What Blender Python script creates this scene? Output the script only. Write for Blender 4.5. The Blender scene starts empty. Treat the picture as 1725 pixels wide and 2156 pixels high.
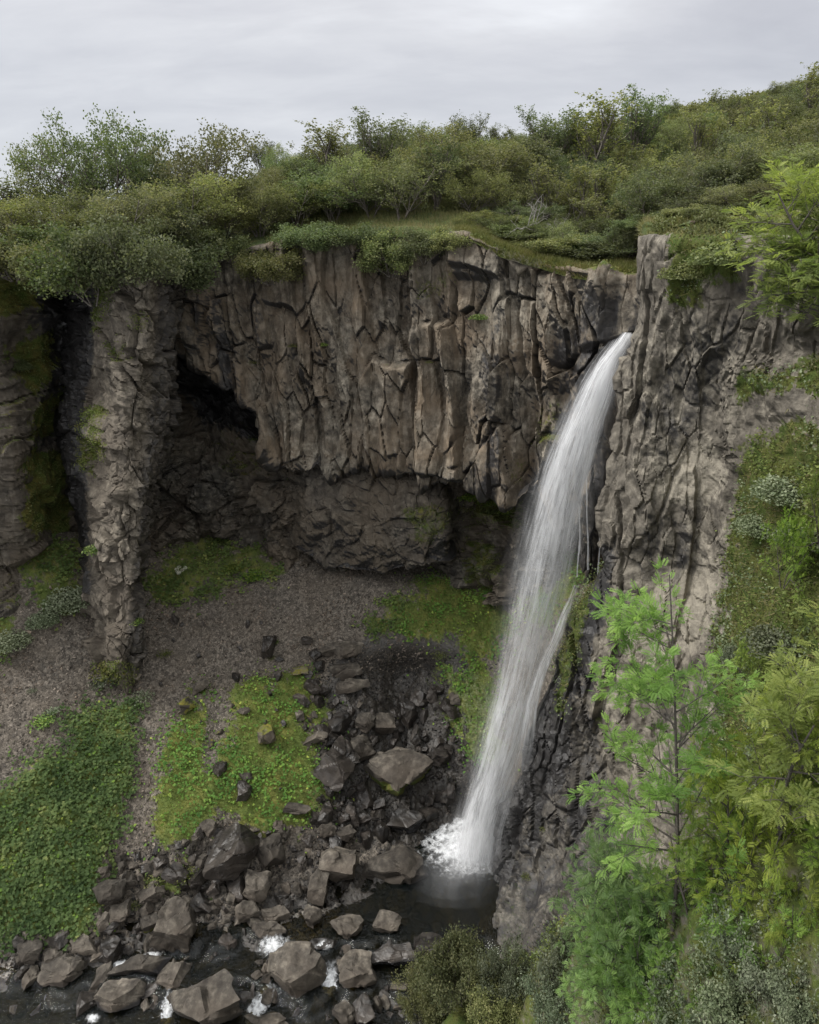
import bpy, math, random
import numpy as np
from mathutils import Vector, Matrix, Euler
from mathutils.bvhtree import BVHTree
scene = bpy.context.scene
COL = scene.collection
random.seed(7); RNG = np.random.default_rng(11)

# ------------------------------------------------------------------ camera
HC = 27.0                      # eye height above the plunge pool (m)
PITCH = math.radians(20.0)
FPX = 1437.0                   # focal length in units of a 1725 x 2156 frame (24 mm on a 36 mm tall frame)
camd = bpy.data.cameras.new('camera'); cam = bpy.data.objects.new('camera', camd); COL.objects.link(cam)
cam.location = (0, 0, HC); cam.rotation_euler = (math.pi/2 - PITCH, 0, 0)
camd.sensor_fit = 'VERTICAL'; camd.sensor_height = 36.0; camd.sensor_width = 28.8; camd.lens = 36.0*FPX/2156.0
camd.clip_start = 0.1; camd.clip_end = 3000
scene.camera = cam

# ------------------------------------------------------------------ world, sun, exposure
scene.view_settings.view_transform = 'Standard'; scene.view_settings.look = 'None'
scene.view_settings.exposure = 1.24; scene.view_settings.gamma = 1.0
scene.view_settings.use_curve_mapping = False
scene.render.engine = 'CYCLES'
scene.cycles.max_bounces = 8; scene.cycles.diffuse_bounces = 3; scene.cycles.glossy_bounces = 2
scene.cycles.transmission_bounces = 4; scene.cycles.transparent_max_bounces = 24
scene.cycles.use_denoising = True; scene.cycles.caustics_reflective = False; scene.cycles.caustics_refractive = False

SUN_EL = math.radians(50); SUN_AZ = math.radians(262)   # azimuth clockwise from +Y (view direction): behind, to the left

class NT:
    """small helper for building node trees"""
    def __init__(s, tree): s.t = tree; s.n = tree.nodes; s.l = tree.links; s.n.clear()
    def node(s, typ, **kw):
        nd = s.n.new(typ)
        for k, v in kw.items():
            if k.startswith('_'): setattr(nd, k[1:], v)
            else:
                key = int(k[1:]) if k[0] == 'i' and k[1:].isdigit() else k.replace('__', ' ')
                s.put(nd.inputs[key], v)
        return nd
    def put(s, sock, v):
        if isinstance(v, bpy.types.NodeSocket): s.l.new(v, sock)
        elif isinstance(v, bpy.types.Node): s.l.new(v.outputs[0], sock)
        else:
            if sock.type == 'RGBA' and len(v) == 3: v = (*v, 1)
            sock.default_value = v
    def math(s, op, a, b=0.0, c=None, clamp=False):
        nd = s.node('ShaderNodeMath', _operation=op, _use_clamp=clamp, i0=a, i1=b)
        if c is not None: s.put(nd.inputs[2], c)
        return nd.outputs[0]
    def mix(s, f, a, b, mode='MIX'):
        nd = s.n.new('ShaderNodeMix'); nd.data_type = 'RGBA'; nd.blend_type = mode
        s.put(nd.inputs[0], f); s.put(nd.inputs[6], a); s.put(nd.inputs[7], b)
        return nd.outputs[2]
    def ramp(s, f, stops, interp='LINEAR'):
        nd = s.n.new('ShaderNodeValToRGB'); s.put(nd.inputs[0], f); r = nd.color_ramp; r.interpolation = interp
        while len(r.elements) < len(stops): r.elements.new(0.5)
        for e, (p, c) in zip(r.elements, stops):
            e.position = p; e.color = (c, c, c, 1) if not hasattr(c, '__len__') else (*c, 1)
        return nd.outputs[0]
    def noise(s, vec, scale, detail=4, rough=0.55, dist=0.0):
        nd = s.node('ShaderNodeTexNoise', Vector=vec, Scale=scale, Detail=float(detail), Roughness=rough, Distortion=dist)
        return nd.outputs[0]
    def vor(s, vec, scale, feature='F1', rand=1.0):
        nd = s.node('ShaderNodeTexVoronoi', _feature=feature, Vector=vec, Scale=scale)
        nd.inputs['Randomness'].default_value = rand
        return nd
    def mapping(s, vec, scale=(1,1,1), rot=(0,0,0), loc=(0,0,0)):
        return s.node('ShaderNodeMapping', Vector=vec, Scale=scale, Rotation=rot, Location=loc).outputs[0]

w = bpy.data.worlds.new('World'); scene.world = w; w.use_nodes = True
N = NT(w.node_tree)
tc = N.node('ShaderNodeTexCoord').outputs['Generated']
sky = N.node('ShaderNodeTexSky', _sky_type='NISHITA', _sun_disc=False, _sun_elevation=SUN_EL, _sun_rotation=SUN_AZ)
sep = N.node('ShaderNodeSeparateXYZ', Vector=tc)
zz = N.math('ADD', N.math('MAXIMUM', sep.outputs[2], 0.0), 0.22)
cv = N.node('ShaderNodeCombineXYZ', X=N.math('DIVIDE', sep.outputs[0], zz), Y=N.math('DIVIDE', sep.outputs[1], zz), Z=0.0).outputs[0]
cva = N.mapping(cv, scale=(0.42, 0.62, 1), rot=(0, 0, -0.30), loc=(3.1, 1.4, 0))
n1 = N.noise(cva, 1.0, 8, 0.56, 0.35)
n2 = N.noise(N.mapping(cv, scale=(0.8, 1.9, 1), rot=(0, 0, 0.1), loc=(8, 2, 0)), 2.6, 6, 0.55, 0.3)
nn = N.math('ADD', N.math('MULTIPLY', n1, 0.78), N.math('MULTIPLY', n2, 0.22))
cl = N.ramp(nn, [(0.36, (0.40, 0.40, 0.435)), (0.46, (0.50, 0.50, 0.53)), (0.54, (0.62, 0.62, 0.64)), (0.63, (0.80, 0.81, 0.83))])
# thinner, brighter cloud towards the horizon, as over the left skyline
hz = N.ramp(sep.outputs[2], [(0.0, 1.0), (0.12, 0.62), (0.32, 0.0)])
cl = N.mix(N.math('MULTIPLY', hz, 0.55), cl, (0.74, 0.77, 0.80))
cl = N.mix(N.ramp(sep.outputs[2], [(0.0, 0.0), (0.30, 0.0), (0.95, 1.0)]), cl, (2.4, 2.4, 2.36))
skys = N.mix(1.0, sky.outputs[0], (0.10, 0.10, 0.10), 'MULTIPLY')   # the clear sky above the cloud, strength 0.10
col = N.mix(0.93, skys, N.mix(1.0, cl, (0.505, 0.503, 0.503), 'MULTIPLY'))
bg = N.node('ShaderNodeBackground', Color=col, Strength=1.0)
N.node('ShaderNodeOutputWorld', Surface=bg)

sd = bpy.data.lights.new('sun', 'SUN'); sun = bpy.data.objects.new('sun', sd); COL.objects.link(sun)
sd.energy = 1.5; sd.angle = math.radians(12); sd.color = (1.0, 0.965, 0.91)
sun.rotation_euler = (math.pi/2 - SUN_EL, 0, math.pi - SUN_AZ)   # light comes from azimuth SUN_AZ
sun.location = (-20, -20, 60)

# ------------------------------------------------------------------ numpy noise
def _h(ix, iy, iz, seed=0):
    h = (ix.astype(np.int64)*374761393 + iy.astype(np.int64)*668265263 + iz.astype(np.int64)*2147483647 + seed*1274126177) & 0xffffffff
    h = ((h ^ (h >> 13)) * 1274126177) & 0xffffffff
    h = ((h ^ (h >> 16)) * 2246822519) & 0xffffffff
    return (h ^ (h >> 15)) & 0xffffffff
def hf(ix, iy, iz=None, seed=0):
    if iz is None: iz = np.zeros_like(ix)
    return _h(ix, iy, iz, seed) / 4294967296.0
_G = np.random.default_rng(3).normal(size=(256, 3)); _G /= np.linalg.norm(_G, axis=1)[:, None]
def perlin(p, seed=0):
    p = np.asarray(p); i = np.floor(p).astype(np.int64); f = p - i
    u = f*f*f*(f*(f*6-15)+10); r = 0
    for dx in (0, 1):
        for dy in (0, 1):
            for dz in (0, 1):
                g = _G[_h(i[:, 0]+dx, i[:, 1]+dy, i[:, 2]+dz, seed) & 255]
                d = (g*(f - np.array([dx, dy, dz]))).sum(1)
                wgt = (u[:, 0] if dx else 1-u[:, 0])*(u[:, 1] if dy else 1-u[:, 1])*(u[:, 2] if dz else 1-u[:, 2])
                r = r + d*wgt
    return r*1.5
def fbm(p, scale=1.0, oct=4, seed=0, gain=0.5, ridged=False):
    p = np.asarray(p)*scale; a = 1.0; r = 0; s = 0
    for o in range(oct):
        v = perlin(p, seed+o)
        if ridged: v = 1 - 2*np.abs(v)
        r = r + v*a; s += a; a *= gain; p = p*2.03 + 17.3
    return r/s
def worley(u, v, seed=0, jit=0.9):
    iu = np.floor(u).astype(np.int64); iv = np.floor(v).astype(np.int64)
    f1 = np.full(u.shape, 9.0); f2 = f1.copy(); cu = np.zeros_like(u); cv = cu.copy(); ci = iu*0; cj = iv*0
    for a in (-1, 0, 1):
        for b in (-1, 0, 1):
            x = iu+a; y = iv+b
            px = x + .5 + jit*(hf(x, y, seed=seed)-.5); py = y + .5 + jit*(hf(x, y, seed=seed+91)-.5)
            d = np.hypot(u-px, v-py)
            m = d < f1
            f2 = np.where(m, f1, np.minimum(f2, d)); f1 = np.where(m, d, f1)
            cu = np.where(m, u-px, cu); cv = np.where(m, v-py, cv); ci = np.where(m, x, ci); cj = np.where(m, y, cj)
    return f1, f2, cu, cv, ci, cj
def sstep(a, b, x): t = np.clip((x-a)/(b-a), 0, 1); return t*t*(3-2*t)
def joints(u, v, su, sv, depth, tilt, crack, seed, cw=0.08):
    """blocky jointed rock: every cell stands at its own depth and tilt, with a recessed joint round it"""
    f1, f2, cu, cv, ci, cj = worley(u/su, v/sv, seed)
    d = depth*(hf(ci, cj, seed=seed+5)-.5) + tilt*(cu*(hf(ci, cj, seed=seed+6)-.5) + cv*(hf(ci, cj, seed=seed+7)-.5))*2
    g = sstep(0, .09, f2-f1)      # blocks fall back into a groove at every joint
    return (d+.10*(depth+tilt))*g - .10*(depth+tilt) - crack*(1-sstep(0, cw+.03, f2-f1)), hf(ci, cj, seed=seed+8)

def facet(u, v, su, sv, seed, colw=0.0):
    """continuous chipped surface: flat triangular facets meeting in sharp creases"""
    r = 0.31; U = (u + .07*np.sin(v/sv*2.1 + seed))/su; V = v/sv + r*U
    i = np.floor(U).astype(np.int64); j = np.floor(V).astype(np.int64); a = U-i; b = V-j
    def H(x, y): return (1-colw)*hf(x, y, seed=seed) + colw*hf(x, y*0, seed=seed+3)
    h00, h10, h01, h11 = H(i, j), H(i+1, j), H(i, j+1), H(i+1, j+1)
    fl = hf(i, j, seed=seed+77) < .5
    t1 = np.where(a+b < 1, h00+(h10-h00)*a+(h01-h00)*b, h11+(h01-h11)*(1-a)+(h10-h11)*(1-b))
    t2 = np.where(a > b, h00+(h10-h00)*a+(h11-h10)*b, h00+(h11-h01)*a+(h01-h00)*b)
    return np.where(fl, t1, t2)-.5
# ------------------------------------------------------------------ survey: where a sight line of the photograph meets a given distance
CP, SP = math.cos(PITCH), math.sin(PITCH)
def P(px, py, Y):
    x = (px-862.5)/FPX; yu = (1078.0-py)/FPX; yc = CP + yu*SP; zc = -SP + yu*CP
    return np.array([x/yc*Y, Y, HC + zc/yc*Y])
def PZ(px, py, z):
    yu = (1078.0-py)/FPX; t = (SP - yu*CP)/(CP + yu*SP)
    return P(px, py, (HC-z)/t)
def PXZ(px, Y, z):
    dep = Y*CP + (HC-z)*SP
    return np.array([(px-862.5)/FPX*dep, Y, z])
def proj(p):
    p = np.asarray(p); d = p[..., 1]*CP + (HC-p[..., 2])*SP; u = p[..., 1]*SP + (p[..., 2]-HC)*CP
    d = np.maximum(d, 0.1)
    return 862.5 + p[..., 0]/d*FPX, 1078.0 - u/d*FPX
def inpoly(x, y, poly):
    r = np.zeros(x.shape, bool); n = len(poly)
    for i in range(n):
        x0, y0 = poly[i]; x1, y1 = poly[(i+1) % n]
        if y0 == y1: continue
        c = ((y0 > y) != (y1 > y)) & (x < (x1-x0)*(y-y0)/(y1-y0) + x0)
        r ^= c
    return r
def seen(p, polys, wob=14, seed=5, wscale=0.9):
    """which points fall inside outlines surveyed from the camera; edges made ragged by noise in world space"""
    wob = wob*1.7; x0, y0 = proj(p); acc = np.zeros(len(p))
    bx = [min(a for q in polys for a, _ in q)-90, max(a for q in polys for a, _ in q)+90, min(b for q in polys for _, b in q)-90, max(b for q in polys for _, b in q)+90]
    m = np.nonzero((x0 > bx[0]) & (x0 < bx[1]) & (y0 > bx[2]) & (y0 < bx[3]))[0]
    if len(m) == 0: return acc
    pm = p[m]; x0 = x0[m]; y0 = y0[m]
    nx = fbm(pm, wscale*.8, 5, seed, .65); ny = fbm(pm, wscale*.8, 5, seed+40, .65)
    fx = fbm(pm, wscale*4, 3, seed+9, .7); fy_ = fbm(pm, wscale*4, 3, seed+49, .7)
    for k, (g, h) in enumerate(((1.0, .7), (2.2, 1.6), (3.4, 0.9), (-1.4, -1.2))):
        x = x0 + wob*(g*nx*1.1 + h*fx); y = y0 + wob*(g*ny*1.1 + h*fy_)
        r = np.zeros(len(pm), bool)
        for q in polys: r |= inpoly(x, y, q)
        acc[m] += r*.25
    return acc

# ------------------------------------------------------------------ object helpers
def link(o, parent=None):
    COL.objects.link(o)
    if parent is not None: o.parent = parent
    return o
def tag(o, label=None, cat=None, group=None, kind=None):
    if label: o['label'] = label
    if cat: o['category'] = cat
    if group: o['group'] = group
    if kind: o['kind'] = kind
    return o
def meshdata(name, verts, faces, mat=None, smooth=True, attrs=None, loops=None):
    """faces: (n,3) or (n,4) int array"""
    me = bpy.data.meshes.new(name); verts = np.ascontiguousarray(verts, dtype=np.float32)
    faces = np.ascontiguousarray(faces, dtype=np.int32); nf, k = faces.shape
    me.vertices.add(len(verts)); me.vertices.foreach_set('co', verts.ravel())
    me.loops.add(nf*k); me.loops.foreach_set('vertex_index', faces.ravel())
    me.polygons.add(nf); me.polygons.foreach_set('loop_start', np.arange(0, nf*k, k, dtype=np.int32))
    me.update(calc_edges=True)
    me.polygons.foreach_set('use_smooth', np.full(nf, bool(smooth)))
    if attrs:
        for an, av in attrs.items():
            at = me.color_attributes.new(an, 'FLOAT_COLOR', 'POINT')
            c = np.ones((len(verts), 4), np.float32); c[:, :av.shape[1]] = av; at.data.foreach_set('color', c.ravel())
    if mat is not None: me.materials.append(mat)
    me.update(); return me
def obj(name, me, parent=None): return link(bpy.data.objects.new(name, me), parent)
def empty(name, loc=(0, 0, 0), rz=0.0):
    o = bpy.data.objects.new(name, None); o.empty_display_size = 0.3; o.location = loc; o.rotation_euler = (0, 0, rz); return link(o)

def crgrid(ctrl, nu, nv):
    """Catmull-Rom resampling of a control net (rows, cols, 3) to (nv, nu, 3)"""
    def res(a, n):
        m = a.shape[0]; t = np.linspace(0, m-1, n); i = np.minimum(t.astype(int), m-2); f = (t-i)[:, None, None]
        g = lambda k: a[np.clip(i+k, 0, m-1)]
        p0, p1, p2, p3 = g(-1), g(0), g(1), g(2)
        return 0.5*(2*p1 + (p2-p0)*f + (2*p0-5*p1+4*p2-p3)*f*f + (3*p1-p0-3*p2+p3)*f**3)
    a = res(np.asarray(ctrl, float), nv)
    return res(a.transpose(1, 0, 2), nu).transpose(1, 0, 2)
def netnormals(G):
    du = np.gradient(G, axis=1); dv = np.gradient(G, axis=0); n = np.cross(dv, du)
    n /= np.linalg.norm(n, axis=2)[..., None] + 1e-9
    return n
GROUND = []     # (verts, faces) of everything that carries plants and stones
def patch(name, ctrl, nu, nv, disp, attr, mat, kind='structure', toward=(0, -1, 0.3), ground=True):
    G = crgrid(ctrl, nu, nv); Nn = netnormals(G)
    flip = (Nn*np.array(toward)).sum(2).mean() < 0
    if flip: Nn = -Nn
    p = G.reshape(-1, 3); n = Nn.reshape(-1, 3)
    uu = np.repeat(np.linspace(0, 1, nu)[None], nv, 0).ravel(); vv = np.repeat(np.linspace(0, 1, nv)[:, None], nu, 1).ravel()
    q = disp(p, n, uu, vv)
    idx = np.arange(nu*nv).reshape(nv, nu)
    f = np.stack([idx[:-1, :-1], idx[1:, :-1], idx[1:, 1:], idx[:-1, 1:]], -1).reshape(-1, 4)
    if not flip: pass
    # orientation: face normal should agree with n
    a, b, c = q[f[:, 0]], q[f[:, 1]], q[f[:, 2]]
    if (np.cross(b-a, c-a)*n[f[:, 0]]).sum(1).mean() < 0: f = f[:, ::-1]
    nf = np.gradient(q.reshape(nv, nu, 3), axis=1), np.gradient(q.reshape(nv, nu, 3), axis=0)
    qn = np.cross(nf[1], nf[0]).reshape(-1, 3); qn /= np.linalg.norm(qn, axis=1)[:, None]+1e-9
    qn *= np.sign((qn*n).sum(1))[:, None]
    at = {'surf': attr(q, qn)}
    me = meshdata(name, q, f, mat, name not in ('basalt_cliff', 'right_cliff', 'rock_fin', 'recess_wall', 'rock_ledge', 'left_cliff'), at)
    o = obj(name, me)
    if kind: tag(o, kind=kind)
    if ground: GROUND.append((q, f))
    return o, q, qn, f
# ------------------------------------------------------------------ materials
def newmat(name):
    m = bpy.data.materials.new(name); m.use_nodes = True; return m, NT(m.node_tree)
def rock_material(name, dark, mid, light, tint, wet_shade_col=(0.018, 0.018, 0.020), bump=0.5, scale=1.0, streak=0.6, use_attr=True,
                  moss=(0.050, 0.075, 0.012), moss2=(0.10, 0.085, 0.02), upmoss=0.0, rough=0.85):
    """surf attribute: R moss cover, G wetness and painted-in shade, B pale mineral crust, A spare"""
    m, N = newmat(name)
    geo = N.node('ShaderNodeNewGeometry'); pos = geo.outputs['Position']
    if not use_attr:
        pos = N.node('ShaderNodeTexCoord').outputs['Object']
    at = N.node('ShaderNodeAttribute', _attribute_name='surf')
    sp = N.node('ShaderNodeSeparateColor', Color=at.outputs['Color'])
    n_big = N.noise(pos, 0.35*scale, 5, 0.6)
    n_med = N.noise(pos, 2.2*scale, 7, 0.65)
    n_fin = N.noise(pos, 14*scale, 6, 0.7)
    sv = N.mapping(pos, scale=(1.6, 1.6, 0.16))
    n_str = N.noise(sv, 1.5*scale, 6, 0.6, 0.4)
    c = N.ramp(n_med, [(0.34, dark), (0.5, mid), (0.67, light)])
    c = N.mix(N.ramp(n_big, [(0.40, 0.0), (0.62, 0.8)]), c, tint)
    c = N.mix(N.math('MULTIPLY', N.ramp(n_str, [(0.46, 0.0), (0.64, 1.0)]), streak), c, N.mix(0.5, c, dark))
    c = N.mix(N.math('MULTIPLY', N.ramp(N.noise(N.mapping(pos, scale=(2.4, 2.4, 0.22), loc=(5, 2, 9)), 1.1*scale, 6, 0.65), [(0.58, 0.0), (0.72, 1.0)]), streak*0.75), c, light)
    c = N.mix(0.55, c, N.ramp(n_fin, [(0.2, 0.32), (0.8, 0.72)]), 'OVERLAY')
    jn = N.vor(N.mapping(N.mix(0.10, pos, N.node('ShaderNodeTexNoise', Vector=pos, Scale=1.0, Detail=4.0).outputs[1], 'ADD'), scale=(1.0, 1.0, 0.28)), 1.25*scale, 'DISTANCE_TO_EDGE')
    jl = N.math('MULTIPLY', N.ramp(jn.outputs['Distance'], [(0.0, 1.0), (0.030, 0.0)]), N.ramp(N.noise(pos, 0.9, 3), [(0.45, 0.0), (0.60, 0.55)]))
    if use_attr: c = N.mix(jl, c, (0.018, 0.015, 0.012))  # shade and dirt of the thin joints painted into the rock colour
    # lichen and salt speckle
    vs = N.vor(pos, 9*scale)
    spk = N.ramp(N.math('MULTIPLY', N.math('SUBTRACT', 1.0, vs.outputs['Distance']), N.ramp(N.noise(pos, 3.1*scale, 3), [(0.5, 0.0), (0.7, 1.0)])), [(0.72, 0.0), (0.86, 0.5)])
    c = N.mix(spk, c, (0.30, 0.29, 0.25))
    if use_attr:
        edge = N.math('SUBTRACT', N.noise(pos, 5.0, 6, 0.7), 0.5)
        pale = N.math('MULTIPLY', N.ramp(N.math('ADD', sp.outputs[2], N.math('MULTIPLY', edge, 1.1)), [(0.35, 0.0), (0.75, 1.0)]), 0.8)
        c = N.mix(pale, c, N.mix(n_fin, (0.21, 0.188, 0.148), (0.37, 0.338, 0.275)))
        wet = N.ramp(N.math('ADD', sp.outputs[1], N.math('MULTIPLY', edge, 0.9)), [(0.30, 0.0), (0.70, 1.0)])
        c = N.mix(N.math('MULTIPLY', wet, 0.88), c, wet_shade_col)
        mo = N.ramp(N.math('ADD', sp.outputs[0], N.math('MULTIPLY', edge, 1.0)), [(0.42, 0.0), (0.62, 1.0)])
    else:
        oi = N.node('ShaderNodeObjectInfo').outputs['Random']
        c = N.mix(1.0, c, N.ramp(oi, [(0.0, 0.62), (1.0, 1.45)]), 'MULTIPLY')
        wet = N.math('MULTIPLY', sp.outputs[1], 1.0)
        c = N.mix(N.math('MULTIPLY', wet, 0.8), c, wet_shade_col)
        nz = N.node('ShaderNodeSeparateXYZ', Vector=geo.outputs['Normal']).outputs[2]
        mo = N.math('MULTIPLY', N.ramp(N.math('ADD', N.math('MULTIPLY', nz, 0.5), N.math('MULTIPLY', N.noise(pos, 2.4, 5, 0.7), 1.0)), [(0.80, 0.0), (0.98, 1.0)]), upmoss)
        mo = N.math('MAXIMUM', mo, N.ramp(N.math('ADD', sp.outputs[0], N.math('MULTIPLY', N.math('SUBTRACT', n_med, 0.5), 1.3)), [(0.45, 0.0), (0.6, 1.0)]))
    mc = N.mix(N.ramp(N.noise(pos, 1.7, 5, 0.65), [(0.38, 0.0), (0.66, 1.0)]), moss, moss2)
    mc = N.mix(0.7, mc, N.ramp(N.noise(pos, 22, 4, 0.7), [(0.2, 0.2), (0.8, 0.85)]), 'OVERLAY')
    c = N.mix(mo, c, mc)
    rg = N.math('SUBTRACT', rough, N.math('MULTIPLY', wet, 0.36))
    rg = N.math('MAXIMUM', rg, N.math('MULTIPLY', mo, 0.95))
    ck = N.vor(N.mapping(N.mix(0.12, pos, N.node('ShaderNodeTexNoise', Vector=pos, Scale=1.3).outputs[1], 'ADD'), scale=(1.0, 1.0, 0.55)), 2.4*scale, 'DISTANCE_TO_EDGE')
    crack = N.ramp(ck.outputs['Distance'], [(0.0, 0.0), (0.035, 1.0)])
    hgt = N.math('ADD', N.math('MULTIPLY', n_med, 0.14), N.math('MULTIPLY', n_fin, 0.05))
    hgt = N.math('ADD', hgt, N.math('MULTIPLY', crack, 0.02))
    hgt = N.math('ADD', hgt, N.math('MULTIPLY', N.noise(pos, 45*scale, 3, 0.7), N.math('ADD', 0.02, N.math('MULTIPLY', mo, 0.05))))
    b = N.node('ShaderNodeBump', Strength=bump, Distance=0.35/scale, Height=hgt)
    pr = N.node('ShaderNodeBsdfPrincipled', Base__Color=c, Roughness=rg, Normal=b.outputs[0])
    pr.inputs['Specular IOR Level'].default_value = 0.35
    N.node('ShaderNodeOutputMaterial', Surface=pr)
    return m
M = {}
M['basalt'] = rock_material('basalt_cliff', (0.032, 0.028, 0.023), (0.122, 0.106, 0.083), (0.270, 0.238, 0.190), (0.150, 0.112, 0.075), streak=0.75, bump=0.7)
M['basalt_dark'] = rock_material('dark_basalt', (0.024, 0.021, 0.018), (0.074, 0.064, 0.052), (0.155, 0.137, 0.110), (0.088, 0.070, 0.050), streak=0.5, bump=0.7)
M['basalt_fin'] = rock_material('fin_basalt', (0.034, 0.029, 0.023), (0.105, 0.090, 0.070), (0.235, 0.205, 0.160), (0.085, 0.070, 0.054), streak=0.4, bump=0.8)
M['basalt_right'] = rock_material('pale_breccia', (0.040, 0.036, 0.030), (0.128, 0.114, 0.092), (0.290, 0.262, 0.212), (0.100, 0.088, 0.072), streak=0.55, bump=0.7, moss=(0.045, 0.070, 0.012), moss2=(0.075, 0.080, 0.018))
M['boulder'] = rock_material('boulder_rock', (0.020, 0.0170, 0.0140), (0.056, 0.049, 0.040), (0.145, 0.128, 0.104), (0.055, 0.044, 0.034), bump=0.6, streak=0.35, use_attr=False, upmoss=0.0)
M['boulder_wet'] = rock_material('wet_boulder_rock', (0.008, 0.007, 0.0065), (0.021, 0.019, 0.017), (0.055, 0.049, 0.043), (0.05, 0.042, 0.036), bump=0.6, streak=0.1, use_attr=False, rough=0.38)
M['boulder_mossy'] = rock_material('mossy_boulder_rock', (0.03, 0.025, 0.02), (0.060, 0.052, 0.042), (0.11, 0.092, 0.074), (0.08, 0.065, 0.05), bump=0.35, streak=0.1, use_attr=False, upmoss=1.0, moss=(0.085, 0.10, 0.012), moss2=(0.13, 0.11, 0.02))

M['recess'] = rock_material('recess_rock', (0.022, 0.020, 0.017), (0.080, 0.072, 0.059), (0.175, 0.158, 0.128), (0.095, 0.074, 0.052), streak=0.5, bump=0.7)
def ground_material():
    m, N = newmat('scree_ground')
    pos = N.node('ShaderNodeNewGeometry').outputs['Position']
    at = N.node('ShaderNodeAttribute', _attribute_name='surf'); sp = N.node('ShaderNodeSeparateColor', Color=at.outputs['Color'])
    v = N.vor(pos, 7.0); v2 = N.vor(pos, 16.0)
    st = N.mix(0.5, v.outputs['Color'], v2.outputs['Color'])
    g = N.node('ShaderNodeRGBToBW', Color=st).outputs[0]
    c = N.ramp(g, [(0.2, (0.030, 0.026, 0.021)), (0.5, (0.080, 0.069, 0.056)), (0.8, (0.175, 0.152, 0.125))])
    c = N.mix(N.ramp(N.noise(pos, 0.45, 4, 0.6), [(0.4, 0.0), (0.65, 0.7)]), c, N.mix(0.5, c, (0.088, 0.068, 0.048)))
    wet = N.ramp(N.math('ADD', sp.outputs[1], N.math('MULTIPLY', N.math('SUBTRACT', N.noise(pos, 3.0, 5), 0.5), 0.8)), [(0.3, 0.0), (0.7, 1.0)])
    c = N.mix(N.math('MULTIPLY', wet, 0.8), c, (0.013, 0.011, 0.009))
    edge = N.math('SUBTRACT', N.noise(pos, 4.0, 6, 0.7), 0.5)
    mo = N.ramp(N.math('ADD', sp.outputs[0], N.math('MULTIPLY', edge, 1.0)), [(0.42, 0.0), (0.60, 1.0)])
    mc = N.ramp(N.noise(pos, 1.3, 6, 0.7), [(0.30, (0.040, 0.066, 0.008)), (0.5, (0.078, 0.100, 0.018)), (0.7, (0.150, 0.140, 0.032))])
    mc = N.mix(0.7, mc, N.ramp(N.noise(pos, 20, 4, 0.7), [(0.2, 0.2), (0.8, 0.85)]), 'OVERLAY')
    c = N.mix(mo, c, mc)
    sand = N.ramp(N.math('ADD', sp.outputs[2], N.math('MULTIPLY', edge, 0.6)), [(0.4, 0.0), (0.6, 1.0)])
    c = N.mix(N.math('MULTIPLY', sand, 0.8), c, N.ramp(g, [(0.2, (0.10, 0.09, 0.075)), (0.8, (0.34, 0.31, 0.27))]))
    h = N.math('ADD', N.math('MULTIPLY', v.outputs['Distance'], -0.10), N.math('MULTIPLY', N.noise(pos, 12, 6, 0.7), 0.12))
    b = N.node('ShaderNodeBump', Strength=0.8, Distance=0.35, Height=h)
    pr = N.node('ShaderNodeBsdfPrincipled', Base__Color=c, Roughness=N.math('SUBTRACT', 0.93, N.math('MULTIPLY', wet, 0.45)), Normal=b.outputs[0])
    N.node('ShaderNodeOutputMaterial', Surface=pr); return m
M['ground'] = ground_material()
def turf_material():
    m, N = newmat('plateau_turf'); pos = N.node('ShaderNodeNewGeometry').outputs['Position']
    c = N.ramp(N.noise(pos, 0.7, 7, 0.7), [(0.30, (0.035, 0.055, 0.012)), (0.5, (0.080, 0.110, 0.025)), (0.66, (0.16, 0.15, 0.05)), (0.8, (0.20, 0.15, 0.07))])
    c = N.mix(0.7, c, N.ramp(N.noise(N.mapping(pos, scale=(1, 1, .4)), 9, 5, 0.75), [(0.2, 0.2), (0.8, 0.85)]), 'OVERLAY')
    at = N.node('ShaderNodeAttribute', _attribute_name='surf'); sp = N.node('ShaderNodeSeparateColor', Color=at.outputs['Color'])
    c = N.mix(N.ramp(N.math('ADD', sp.outputs[2], N.math('SUBTRACT', N.noise(pos, 1.5, 5), 0.5)), [(0.4, 0.0), (0.6, 0.8)]), c, (0.17, 0.145, 0.12))
    b = N.node('ShaderNodeBump', Strength=0.9, Distance=0.4, Height=N.noise(pos, 4, 8, 0.75))
    pr = N.node('ShaderNodeBsdfPrincipled', Base__Color=c, Roughness=0.95, Normal=b.outputs[0])
    N.node('ShaderNodeOutputMaterial', Surface=pr); return m
M['turf'] = turf_material()
# ------------------------------------------------------------------ cliffs and ground
def up(n): return n[:, 2]
LIGHT = 1.0
# ---- A: the tall basalt face
A_cols = [((345,575),(368,700),42,42),((372,565),(395,745),39.4,38.8),((430,540),(452,800),38.2,37.6),((500,525),(522,855),37.6,37.0),
 ((560,515),(556,925),37.2,36.7),((620,505),(602,985),37.0,36.5),((700,498),(700,992),36.8,36.2),((790,494),(800,985),36.4,35.8),
 ((880,494),(880,1003),35.6,35.1),((940,494),(950,1020),34.8,34.4),((985,494),(1010,1040),34.0,33.6),((1060,524),(1068,1062),33.0,32.7),
 ((1140,552),(1125,1095),32.0,31.8),((1220,568),(1190,1160),30.8,30.7),((1290,575),(1250,1200),29.8,30.0),((1345,580),(1310,1230),29.2,29.6),((1400,580),(1380,1230),28.8,29.2)]
rows = []
def A_row(fn): rows.append([fn(*c) for c in A_cols])
A_row(lambda t,b,y0,y1: P(*t, y0) + np.array([0, 3.0, .35]))
A_row(lambda t,b,y0,y1: P(*t, y0) + np.array([0, 1.0, .12]))
A_row(lambda t,b,y0,y1: P(*t, y0))
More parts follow.
